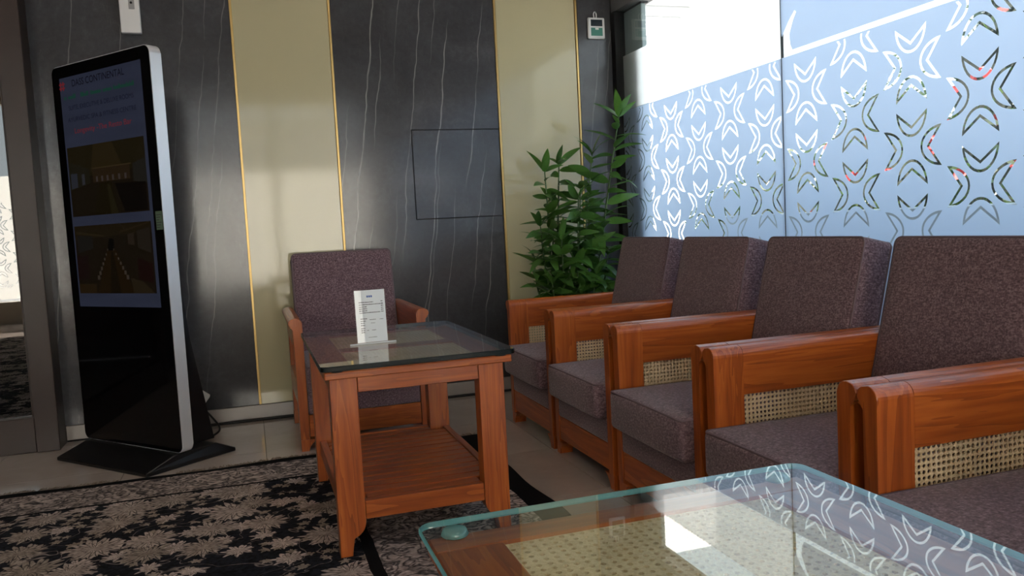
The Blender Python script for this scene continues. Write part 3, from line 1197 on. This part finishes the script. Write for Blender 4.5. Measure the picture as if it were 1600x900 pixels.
chair0 = make_chair()
FRONT_X = 1.218
labels = ['plum armchair beside the potted plant, farthest in the row by the window',
          'second plum armchair from the potted plant in the row by the window',
          'middle plum armchair of the five in the row by the window',
          'plum armchair second nearest in the window row, behind the glass coffee table',
          'nearest plum armchair at the right picture edge, its back out of view']
for i, yc in enumerate((3.592, 2.9685, 2.345, 1.7215, 1.098)):
    c = chair0 if i == 0 else copy_tree(chair0)
    c.location = (FRONT_X, yc, 0)
    tag(c, labels[i], 'armchair', 'plum armchairs with cane sides')
c = copy_tree(chair0)
c.location = (0.474, 3.815, 0)
c.rotation_euler = (0, 0, PI / 2)
c.scale = (0.97, 1.055, 1)
tag(c, 'plum armchair facing forward behind the wooden side table', 'armchair', 'plum armchairs with cane sides')

# ================================================================== TABLES
table_cane_me = cane_mesh('cane_panel', 28, 25, 0.0146, (0, 1), 0.003, 0.27)


def make_table(name, glass, edge):
    """teak table: four bracket-footed legs, slatted shelf, cane-filled top frame, glass on top"""
    t = empty(name)
    HX, HY = 0.295, 0.458
    T0, T1 = 0.556, 0.579
    # top frame: stretches round two cane panels
    fr = box('top_frame', (-HX, -HY, T0), (HX, -HY + 0.052, T1), WOOD[0], t, 0.003, 1)
    box('frame_rail', (-HX, HY - 0.052, T0), (HX, HY, T1), WOOD[0], fr, 0.003, 1)
    for s in (-1, 1):
        x0, x1 = sorted((s * HX, s * 0.203))
        box('frame_rail', (x0, -HY + 0.0522, T0), (x1, HY - 0.0522, T1), WOOD[1], fr, 0.002, 1)
    box('cross_bar', (-0.2028, -0.042, T0), (0.2028, 0.042, T1), WOOD[0], fr, 0.002, 1)
    for s in (-1, 1):
        obj('cane_panel', table_cane_me, t, (0, s * 0.224, T1 - 0.006))
    # aprons
    ay = HY - 0.018
    for s in (-1, 1):
        y0, y1 = sorted((s * ay, s * (ay - 0.022)))
        box('apron', (-0.1965, y0 , 0.508), (0.1855, y1, 0.5555), WOOD[0], t, 0.0015, 1)
        x0, x1 = sorted((s * 0.276, s * 0.254))
        box('apron', (x0, -ay + 0.0605, 0.508), (x1, ay - 0.0605, 0.5555), WOOD[1], t, 0.0015, 1)
    # legs: outline in x-z with the curved bracket at the foot
    for sx in (-1, 1):
        for sy in (-1, 1):
            lx = 0.281 if sx < 0 else 0.270
            P = [(lx, 0.0), (lx, 0.5555), (lx - 0.083, 0.5555), (lx - 0.083, 0.118)]
            for k in range(9):
                a = (k / 8) * PI / 2
                P.append((lx - 0.083 + 0.040 * (1 - math.cos(a)) , 0.108 - 0.052 * math.sin(a)))
            P += [(lx - 0.037, 0.0)]
            P = [(sx * p[0], p[1]) for p in P]
            y0, y1 = sorted((sy * ay, sy * (ay - 0.060)))
            prism('leg', P, 1, y0, y1, WOOD[2], t, 0.0025)
    # shelf
    for s in (-1, 1):
        y0, y1 = sorted((s * (ay - 0.004), s * (ay - 0.030)))
        box('shelf_rail', (-0.1965, y0, 0.109), (0.1855, y1, 0.166), WOOD[0], t, 0.0015, 1)
        x0, x1 = sorted((s * 0.266, s * 0.240))
        box('shelf_rail', (x0, -ay + 0.0605, 0.109), (x1, ay - 0.0605, 0.166), WOOD[1], t, 0.0015, 1)
    ns = 14
    y0, y1 = -ay + 0.033, ay - 0.033
    st = (y1 - y0) / ns
    for k in range(ns):
        ya, yb_ = y0 + k * st + 0.0042, y0 + (k + 1) * st - 0.0042
        xl = 0.2385 if (ya > -ay + 0.0605 and yb_ < ay - 0.0605) else 0.184
        box('shelf_slat', (-xl, ya, 0.146), (xl, yb_, 0.164), WOOD[0], t, 0.002, 1)
    # glass pads and glass
    PADH = 0.0088 if edge is TEALEDGE else 0.0038
    pad_prof = [(0.0, 0.0), (0.017, 0.0), (0.019, 0.002), (0.016, PADH), (0.0, PADH)]
    for sx in (-1, 1):
        for sy in (-1, 1):
            obj('glass_pad', lathe_mesh('glass_pad', pad_prof, PADMAT if edge is TEALEDGE else BLACK, 20), t, (sx * 0.257, sy * 0.455, T1 + 0.0002))
    gx, gy, rr = 0.3065, 0.4725, 0.022
    bm = bmesh.new()
    ring = []
    for cx, cy, a0 in ((gx - rr, gy - rr, 0), (-gx + rr, gy - rr, PI / 2), (-gx + rr, -gy + rr, PI), (gx - rr, -gy + rr, 1.5 * PI)):
        for k in range(7):
            a = a0 + k * PI / 12
            ring.append((cx + rr * math.cos(a), cy + rr * math.sin(a)))
    G0, G1 = (T1 + 0.0092, T1 + 0.0180) if edge is TEALEDGE else (T1 + 0.0042, T1 + 0.0202)
    ins = 0.0016

    def shrink(p, d):
        v = Vector(p)
        return (v.x - math.copysign(min(d, abs(v.x)), v.x), v.y - math.copysign(min(d, abs(v.y)), v.y))
    levels = [([shrink(p, ins) for p in ring], G0), (ring, G0 + ins), (ring, G1 - ins), ([shrink(p, ins) for p in ring], G1)]
    vv = [[bm.verts.new((p[0], p[1], z)) for p in poly] for poly, z in levels]
    n = len(ring)
    f = bm.faces.new(vv[0][::-1])
    f.material_index = 2
    f = bm.faces.new(vv[3])
    f.material_index = 0
    for a, b in zip(vv[:-1], vv[1:]):
        for k in range(n):
            f = bm.faces.new((a[k], a[(k + 1) % n], b[(k + 1) % n], b[k]))
            f.material_index = 1
    obj('glass_top', from_bm('glass_top', bm, [glass, edge, UNDERGLASS]), t)
    return t


PADMAT = make_edge('teal_glass_pad', (0.30, 0.62, 0.60), 0.05)
t1 = make_table('side_table', SMOKEGLASS, DARKEDGE)
t1.location = (0.4825, 2.912, RT)
tag(t1, 'teak side table with dark glass top and slatted shelf, holding the menu card', 'table', 'teak glass-topped tables')
t2 = make_table('coffee_table', TABLEGLASS, TEALEDGE)
t2.location = (0.494, 0.589, RT)
tag(t2, 'cane-topped coffee table under clear teal-edged glass in the foreground', 'table', 'teak glass-topped tables')

# menu card stand on the side table
GT = RT + 0.579 + 0.0202 + 0.0004
ms = empty('menu_stand', (0.395, 2.862, GT), math.radians(3))
tag(ms, 'clear acrylic stand with a printed white menu card on the side table', 'menu')
CARD = plain('white_card', (0.78, 0.80, 0.82), 0.5)
INK = plain('dark_ink', (0.05, 0.05, 0.06), 0.7)
BLUEINK = plain('blue_ink', (0.05, 0.12, 0.42), 0.7)
tilt = math.radians(-4)
card = box('menu_card', (-0.053, -0.0006, 0.006), (0.053, 0.0006, 0.190), CARD, ms)
card.rotation_euler = (tilt, 0, 0)
shell = box('acrylic_sleeve', (-0.055, -0.0030, 0.0045), (0.055, 0.0024, 0.192), ACRYLIC, ms)
shell.rotation_euler = (tilt, 0, 0)
box('stand_foot', (-0.080, -0.006, 0.0), (0.080, 0.006, 0.0042), ACRYLIC, ms)
box('foot_edge', (-0.082, -0.0085, 0.0002), (0.082, -0.0065, 0.0052), plain('frosted_acrylic_edge', (0.6, 0.62, 0.63), 0.3), ms)
ink = bmesh.new()
rnd = random.Random(5)


def inkline(bm, x0, x1, z, h):
    x = x0
    while x < x1:
        w = rnd.uniform(0.0022, 0.0062)
        e = min(x + w, x1)
        bm_box(bm, (x, -0.0010, z), (e, -0.00065, z + h * rnd.uniform(0.75, 1.0)))
        x = e + 0.0013


for z, x1, pr in ((0.146, 0.012, 1), (0.138, 0.046, 0), (0.130, -0.012, 1), (0.123, -0.012, 1), (0.116, -0.012, 1), (0.109, 0.034, 0)):
    inkline(ink, -0.040, x1, z, 0.0032)
    inkline(ink, 0.038, 0.046, z + 0.001, 0.0036)
for z, x1 in ((0.088, -0.014), (0.080, -0.020), (0.073, -0.024), (0.065, -0.024), (0.054, -0.024), (0.047, -0.024), (0.040, -0.024)):
    inkline(ink, -0.038, x1, z, 0.003)
for z, x0, x1 in ((0.084, -0.006, 0.016), (0.084, 0.030, 0.044), (0.072, -0.002, 0.013), (0.047, 0.0, 0.014), (0.047, -0.018, -0.010)):
    inkline(ink, x0, x1, z, 0.0022)
inkline(ink, -0.014, 0.016, 0.022, 0.002)
io = obj('printed_lines', from_bm('printed_lines', ink, INK), card)
ib = bmesh.new()
for x in (-0.011, -0.004, 0.003):
    bm_box(ib, (x, -0.0010, 0.164), (x + 0.0055, -0.00065, 0.171))
obj('heading', from_bm('heading', ib, BLUEINK), card)

# ================================================================== KIOSK
kiosk = empty('display_kiosk', (-0.583, 4.095, 0), math.radians(-49.66))
tag(kiosk, 'tall black digital display kiosk with silver edge standing in the corner', 'kiosk')
KW, KZ0, KZ1, KD = 0.374, 0.066, 1.845, 0.055


def rrect(w, z0, z1, r, seg=6):
    P = []
    for cx, cz, a0 in ((w - r, z1 - r, 0), (-w + r, z1 - r, PI / 2), (-w + r, z0 + r, PI), (w - r, z0 + r, 1.5 * PI)):
        for k in range(seg + 1):
            a = a0 + k * PI / 2 / seg
            P.append((cx + r * math.cos(a), cz + r * math.sin(a)))
    return P


prism('casing', rrect(KW + 0.003, KZ0 - 0.002, KZ1 + 0.003, 0.036), 1, 0.0, KD, SILVER, kiosk, 0.003)
prism('front_glass', rrect(KW - 0.001, KZ0 + 0.001, KZ1 - 0.001, 0.032), 1, -0.0022, -0.0002, BLACKGLOSS, kiosk)
prism('rear_cover', rrect(KW - 0.01, KZ0 + 0.01, KZ1 - 0.01, 0.03), 1, KD + 0.0003, KD + 0.012, BLACK, kiosk)
prism('rear_stand', [(KD + 0.0125, 0.062), (0.25, 0.062), (0.16, 0.55), (KD + 0.05, 1.15), (KD + 0.0125, 1.15)], 0, -0.27, 0.27, BLACK, kiosk, 0.004)
# wedge-shaped foot
bm = bmesh.new()
lo = [(-0.345, -0.165), (0.345, -0.165), (0.365, 0.29), (-0.365, 0.29)]
hi = [(-0.345, -0.020), (0.345, -0.020), (0.345, 0.20), (-0.345, 0.20)]
v0 = [bm.verts.new((x, y, 0.0)) for x, y in lo]
v1 = [bm.verts.new((x, y, 0.016)) for x, y in lo]
v2 = [bm.verts.new((x, y, 0.0605)) for x, y in hi]
bm.faces.new(v0[::-1])
bm.faces.new(v2)
for a, b in ((v0, v1), (v1, v2)):
    for k in range(4):
        bm.faces.new((a[k], a[(k + 1) % 4], b[(k + 1) % 4], b[k]))
bmesh.ops.bevel(bm, geom=list(bm.edges), offset=0.003, segments=1, affect='EDGES')
obj('base', from_bm('base', bm, BLACK), kiosk)
scr = box('screen', (-0.312, -0.0030, 0.715), (0.312, -0.0024, 1.790), SCREEN, kiosk)


def text_part(name, body, x0, x1, z, h, mat):
    cu = bpy.data.curves.new(name, 'FONT')
    cu.body = body
    cu.align_x = 'LEFT'
    cu.extrude = 0.0
    tmp = bpy.data.objects.new('tmp', cu)
    C.objects.link(tmp)
    dg = bpy.context.evaluated_depsgraph_get()
    me = bpy.data.meshes.new_from_object(tmp.evaluated_get(dg))
    bpy.data.objects.remove(tmp)
    bpy.data.curves.remove(cu)
    xs = [v.co.x for v in me.vertices]
    ys = [v.co.y for v in me.vertices]
    sx, sy = (x1 - x0) / (max(xs) - min(xs)), h / 0.72
    mnx = min(xs)
    for v in me.vertices:
        v.co = ((v.co.x - mnx) * sx + x0, -0.0034, v.co.y * sy + z)
    me.materials.clear()
    me.materials.append(mat)
    return obj(name, me, scr)


TXTDARK = glow('screen_dark_text', (0.0015, 0.001, 0.003))
TXTNAVY = glow('screen_navy_text', (0.003, 0.003, 0.008))
TXTGREEN = glow('screen_green_text', (0.004, 0.024, 0.014))
TXTRED = glow('screen_red_text', (0.075, 0.008, 0.010))
text_part('title_text', 'DASS CONTINENTAL', -0.211, 0.191, 1.742, 0.032, TXTDARK)
tg = bmesh.new()                      # green line too blurred to read: word-shaped strokes
rt = random.Random(9)
for xa, xb in ((-0.284, -0.262), (-0.250, -0.185), (-0.150, -0.085), (-0.070, 0.010), (0.025, 0.090), (0.105, 0.255)):
    x = xa
    while x < xb - 0.004:
        w = rt.uniform(0.006, 0.012)
        bm_box(tg, (x, -0.0034, 1.688), (min(x + w, xb), -0.00315, 1.688 + rt.choice((0.013, 0.014, 0.020))))
        x += w + 0.0025
tag(obj('tagline_text', from_bm('tagline_text', tg, TXTGREEN), scr), kind='stuff')
text_part('rooms_text', 'SUITE, EXECUTIVE & DELUXE ROOMS', -0.254, 0.246, 1.637, 0.021, TXTNAVY)
text_part('spa_text', 'AYURVEDIC SPA & FITNESS CENTRE', -0.268, 0.258, 1.583, 0.021, TXTNAVY)
text_part('bar_text', 'Longevity -The Resto Bar', -0.222, 0.217, 1.528, 0.025, TXTRED)
bm = bmesh.new()
for k in (-1, 1):
    bm_box(bm, (-0.293 + k * 0.010 - 0.004, -0.0037, 1.732), (-0.293 + k * 0.010 + 0.004, -0.0034, 1.772))
    bm_box(bm, (-0.316, -0.0037, 1.752 + k * 0.009 - 0.0035), (-0.270, -0.0034, 1.752 + k * 0.009 + 0.0035))
obj('logo', from_bm('logo', bm, TXTRED), scr)


def picture(name, z0, z1, kind):
    """photograph shown on the screen: a long banquet room, flat print in coloured patches"""
    x0, x1 = -0.300, 0.291
    pic = box(name, (x0, -0.0036, z0), (x1, -0.0031, z1), glow(name + '_ground', (0.012, 0.008, 0.004), 0.3), scr)
    W, H = x1 - x0, z1 - z0
    pats = []
    if kind == 0:
        pats = [(((0, .55), (1, .6), (1, 1), (0, 1)), (.030, .022, .008)), (((.30, .62), (.72, .62), (.60, 1), (.36, 1)), (.050, .034, .012)),
                (((0, .38), (.28, .46), (.28, .66), (0, .80)), (.030, .026, .015)), (((.02, .40), (.11, .42), (.11, .62), (.02, .62)), (.060, .065, .085)),
                (((.17, .44), (.21, .45), (.21, .60), (.17, .60)), (.070, .070, .080)), (((.32, .46), (.80, .46), (.80, .66), (.32, .66)), (.050, .030, .014)),
                (((.31, .655), (.82, .655), (.82, .672), (.31, .672)), (.090, .060, .025)), (((.84, .42), (1, .38), (1, .72), (.84, .66)), (.035, .032, .025)),
                (((.30, 0), (.62, 0), (.55, .45), (.40, .45)), (.020, .014, .004)), (((.52, 0), (.62, 0), (.53, .42), (.50, .42)), (.035, .028, .010)),
                (((.70, .02), (.98, .02), (.98, .40), (.60, .42)), (.006, .004, .003))]
        pats += [(((a, .47), (a + .025, .47), (a + .025, .545), (a, .545)), (.11, .085, .075)) for a in (.36, .43, .50, .57, .65, .73)]
    else:
        pats = [(((0, .80), (1, .86), (1, 1), (0, 1)), (.030, .020, .008)), (((.02, .88), (.40, .82), (.40, .845), (.02, .92)), (.050, .034, .014)),
                (((.60, .86), (.98, .98), (.98, 1), (.60, .89)), (.045, .028, .012)), (((.03, .60), (.24, .66), (.24, .84), (.03, .86)), (.025, .022, .018)),
                (((.70, .70), (.78, .68), (.78, .86), (.70, .84)), (.050, .034, .022)), (((.82, .64), (.98, .56), (.98, .92), (.82, .88)), (.040, .030, .020)),
                (((.40, .50), (.52, .50), (.52, .78), (.46, .80)), (.003, .003, .002)), (((.25, 0), (.74, 0), (.54, .62), (.42, .62)), (.030, .016, .005)),
                (((.42, 0), (.56, 0), (.50, .60), (.47, .60)), (.016, .010, .004)), (((0, .0), (.24, 0), (.24, .14), (0, .14)), (.045, .026, .010)),
                (((.72, 0), (.98, 0), (.86, .16), (.70, .22)), (.045, .030, .014)), (((.80, .20), (.98, .14), (.98, .42), (.80, .50)), (.022, .006, .005)),
                (((.0, .2), (.16, .22), (.16, .56), (0, .56)), (.022, .009, .008))]
        for k in range(7):
            f = k / 6
            for sgn in (-1, 1):
                cx = .47 + sgn * (.19 - .15 * f)
                cz = .20 + .42 * f
                w = .016 * (1 - .6 * f)
                pats.append((((cx - w, cz), (cx + w, cz), (cx + w, cz + w * 4), (cx - w, cz + w * 4)), (.10, .075, .055)))
    verts, faces, mats, mi, lut = [], [], [], [], {}
    for k, (poly, col) in enumerate(pats):
        b = len(verts)
        for u, v in poly:
            verts.append((x0 + u * W, -0.0037 - 0.00002 * k, z0 + v * H))
        faces.append(tuple(range(b, b + len(poly))))
        if col not in lut:
            lut[col] = len(mats)
            mats.append(glow('picture_patch', col, 0.17))
        mi.append(lut[col])
    me = mesh_of(name + '_print', verts, faces, mats)
    me.polygons.foreach_set('material_index', mi)
    obj('banquet_print', me, pic)


picture('banquet_picture', 1.142, 1.466, 0)
picture('dining_picture', 0.778, 1.097, 1)
st = box('sticker', (0.328, -0.0030, 1.056), (0.372, -0.0024, 1.137), plain('pale_green_sticker', (0.10, 0.16, 0.11), 0.6), kiosk)
bm = bmesh.new()
for k in range(6):
    bm_box(bm, (0.332, -0.0034, 1.064 + k * 0.011), (0.352 + 0.014 * ((k * 7) % 3) / 2, -0.00305, 1.068 + k * 0.011))
obj('sticker_print', from_bm('sticker_print', bm, INK), st)

# power adapter on the kiosk's plug and its lead
plug = empty('power_adapter', (-0.300, YB - 0.022, 0.165))
tag(plug, 'white square power adapter plugged in low behind the kiosk', 'adapter')
pl = box('adapter_body', (-0.036, -0.050, -0.036), (0.036, -0.004, 0.036), WHITE, plug, 0.008, 3)
pl.rotation_euler = (0, math.radians(38), 0)
box('adapter_pins', (-0.010, -0.004, -0.010), (0.010, -0.0003, 0.010), BLACK, plug)
cable = tube('power_cable', spline([(-0.300, YB - 0.055, 0.115), (-0.262, YB - 0.075, 0.075), (-0.222, YB - 0.10, 0.022), (-0.214, YB - 0.18, 0.0062),
                                    (-0.240, YB - 0.28, 0.0062), (-0.275, YB - 0.345, 0.0062)], 8), 0.0055, RUBBER)
tag(cable, 'black power cable looping from the white adapter to the floor', 'cable')
cable2 = tube('floor_cable', spline([(-0.36, YB - 0.037, 0.008), (0.0, YB - 0.034, 0.008), (0.5, YB - 0.037, 0.008), (1.2, YB - 0.034, 0.008), (2.15, YB - 0.036, 0.008)], 6), 0.0075, RUBBER)
tag(cable2, 'black cable running along the skirting of the back wall', 'cable')

# white sensor box high on the marble above the kiosk
sb = empty('wall_sensor', (-0.484, YB - PF - 0.0003, 2.068))
tag(sb, 'white rectangular box with a small black lens high on the marble above the kiosk', 'sensor')
box('housing', (-0.047, -0.035, 0.0), (0.047, 0.0, 0.30), WHITE, sb, 0.004, 2)
box('recess', (-0.003, -0.0362, 0.118), (0.025, -0.0352, 0.166), plain('grey_recess', (0.32, 0.32, 0.32), 0.5), sb)
obj('lens', lathe_mesh('lens', [(0, 0), (0.006, 0), (0.006, 0.003), (0, 0.003)], BLACK, 16), sb, (0.010, -0.0363, 0.150), (PI / 2, 0, 0))

# thermo-hygrometer hung beside the window
hg = empty('hygrometer', (2.104, YB - PF - 0.0003, 2.095))
tag(hg, 'small white meter with dark display and green label hung beside the window', 'meter')
box('case', (-0.058, -0.020, 0.0), (0.054, 0.0, 0.128), WHITE, hg, 0.010, 3)
box('display', (-0.040, -0.0212, 0.075), (0.036, -0.0202, 0.114), plain('lcd', (0.015, 0.025, 0.035), 0.2), hg)
box('green_label', (-0.040, -0.0212, 0.018), (0.036, -0.0202, 0.066), plain('teal_label', (0.05, 0.22, 0.17), 0.5), hg)
box('button', (-0.012, -0.0224, 0.054), (0.010, -0.0214, 0.064), WHITE, hg, 0.0004, 1)
tube('hanging_loop', spline([(-0.012, -0.008, 0.126), (-0.014, -0.008, 0.150), (-0.006, -0.008, 0.162), (0.003, -0.008, 0.150), (0.003, -0.008, 0.127)], 5), 0.0035, WHITE, hg)
tube('nail', [(-0.006, -0.016, 0.157), (-0.006, -0.0005, 0.157)], 0.0025, BLACK, hg)

# ================================================================== PLANT
plant = empty('potted_plant', (1.74, 4.26, 0))
tag(plant, 'tall leafy green potted plant in the corner between window and cream panel', 'plant')
obj('pot', lathe_mesh('pot', [(0.0, 0.0), (0.12, 0.0), (0.145, 0.06), (0.17, 0.30), (0.185, 0.34), (0.185, 0.37), (0.165, 0.37), (0.155, 0.33), (0.0, 0.33)], POT, 28), plant)
obj('soil', lathe_mesh('soil', [(0.0, 0.345), (0.16, 0.335), (0.155, 0.331), (0.0, 0.331)], SOIL, 20), plant)


def leaf_mesh(k):
    """long pointed leaf along +x, folded along its midrib and drooping"""
    L = 1.0
    n = 9
    verts, faces = [], []
    droop = (0.10, 0.28, 0.45, 0.18)[k]
    wide = (0.115, 0.14, 0.125, 0.15)[k]
    twist = (0.15, -0.35, 0.3, -0.1)[k]
    for i in range(n + 1):
        t = i / n
        w = wide * (math.sin(PI * min(1, t ** 0.72)) ** 0.85) + 0.004 * (1 - t)
        if i == n:
            w = 0.001
        a = twist * t
        cz = 0.10 * t - droop * t * t
        for s in (-1, 0, 1):
            up = 0.20 * w * abs(s)
            y = s * w
            verts.append((L * t * (1 - 0.15 * droop * t), y * math.cos(a) - up * math.sin(a), cz + y * math.sin(a) + up * math.cos(a)))
    for i in range(n):
        for s in (0, 1):
            a = i * 3 + s
            faces.append((a, a + 1, a + 4, a + 3))
    return mesh_of('leaf', verts, faces, LEAF, True)


LEAVES = [leaf_mesh(k) for k in range(4)]
rnd = random.Random(11)
# stems as (x, z) lines on the plant's own plane, offset in depth; world values, pot centre taken off
stems = [([(1.60, 0.34), (1.605, 0.75), (1.598, 1.05), (1.590, 1.28)], -0.02, 1.00),
         ([(1.66, 0.34), (1.675, 0.80), (1.690, 1.10), (1.705, 1.32)], 0.05, 1.00),
         ([(1.76, 0.34), (1.79, 0.70), (1.83, 1.05), (1.875, 1.36)], -0.03, 1.0),
         ([(1.82, 0.34), (1.88, 0.80), (1.945, 1.15), (1.995, 1.40), (2.03, 1.57)], -0.07, 1.0),
         ([(1.70, 0.34), (1.735, 0.70), (1.75, 0.95), (1.76, 1.13)], -0.08, 0.95),
         ([(1.65, 0.34), (1.645, 0.65), (1.64, 0.90)], -0.10, 0.95),
         ([(1.80, 0.34), (1.84, 0.62), (1.86, 0.88), (1.90, 1.02)], 0.08, 0.95),
         ([(1.57, 0.34), (1.545, 0.60), (1.525, 0.78)], 0.04, 0.9),
         ([(1.73, 0.34), (1.72, 0.58), (1.71, 0.76)], -0.13, 0.9),
         ([(1.84, 0.34), (1.91, 0.60), (1.95, 0.80)], -0.02, 0.9),
         ([(1.62, 0.34), (1.585, 0.55), (1.57, 0.66)], -0.11, 0.9),
         ([(1.61, 0.34), (1.56, 0.70), (1.535, 0.98)], -0.06, 0.95),
         ([(1.72, 0.34), (1.79, 0.75), (1.82, 1.18)], 0.03, 0.95),
         ([(1.66, 0.34), (1.63, 0.70), (1.65, 1.05)], 0.02, 0.95),
         ([(1.68, 0.34), (1.69, 0.55), (1.685, 0.68)], 0.0, 0.9),
         ([(1.78, 0.34), (1.80, 0.55), (1.83, 0.70)], -0.12, 0.9)]


def add_leaf(p, az, el, size):
    k = rnd.randrange(4)
    o = bpy.data.objects.new('leaf', LEAVES[k])
    C.objects.link(o)
    o.parent = plant
    d = Vector((math.cos(az) * math.cos(el), math.sin(az) * math.cos(el), math.sin(el)))
    side = Vector((0, 0, 1)).cross(d).normalized()
    roll = rnd.gauss(0, 0.5)
    up = d.cross(side)
    s2 = side * math.cos(roll) + up * math.sin(roll)
    u3 = d.cross(s2)
    M = Matrix.Identity(4)
    for i in range(3):
        M[i][0], M[i][1], M[i][2], M[i][3] = d[i], s2[i], u3[i], p[i]
    o.matrix_local = M @ Matrix.Scale(size, 4)


for si, (line, dy, sc) in enumerate(stems):
    pts = spline([((x - 1.74) if z > 0.4 else (x - 1.74) * 0.6, dy * (1.0 if z > 0.4 else 0.6), z) for x, z in line], 10)
    n = len(pts)
    tube('stem', pts, [0.0075 - 0.004 * i / (n - 1) for i in range(n)], STEM, plant, 7)
    z = 0.50 + rnd.uniform(0, 0.05)
    ztop = line[-1][1]
    az = rnd.uniform(0, 2 * PI)
    while z < ztop - 0.02:
        i = min(range(n), key=lambda q: abs(pts[q].z - z))
        p = pts[i]
        az += 2.4 + rnd.gauss(0, 0.3)
        a = az
        # leaves lean to the open room, not into the wall or the glass
        if math.sin(a) > 0.45:
            a = -a
        frac = (z - 0.5) / max(0.2, ztop - 0.5)
        size = rnd.uniform(0.15, 0.225) * sc * (1.0 - 0.12 * frac)
        if p.x + 1.74 + math.cos(a) * size > 2.20:
            a = PI - a
        add_leaf(p, a, rnd.uniform(-0.25, 0.55), size)
        z += rnd.uniform(0.013, 0.025) * (1.0 + 0.5 * (z > 1.05))
    for k in range(4):
        a = az + k * 1.57 + rnd.gauss(0, 0.2)
        if math.sin(a) > 0.5:
            a = -a
        size = rnd.uniform(0.12, 0.18) * sc
        if pts[-1].x + 1.74 + math.cos(a) * size * 0.6 > 2.20:
            a = PI - a
        add_leaf(pts[-1], a, rnd.uniform(0.5, 1.15), size)
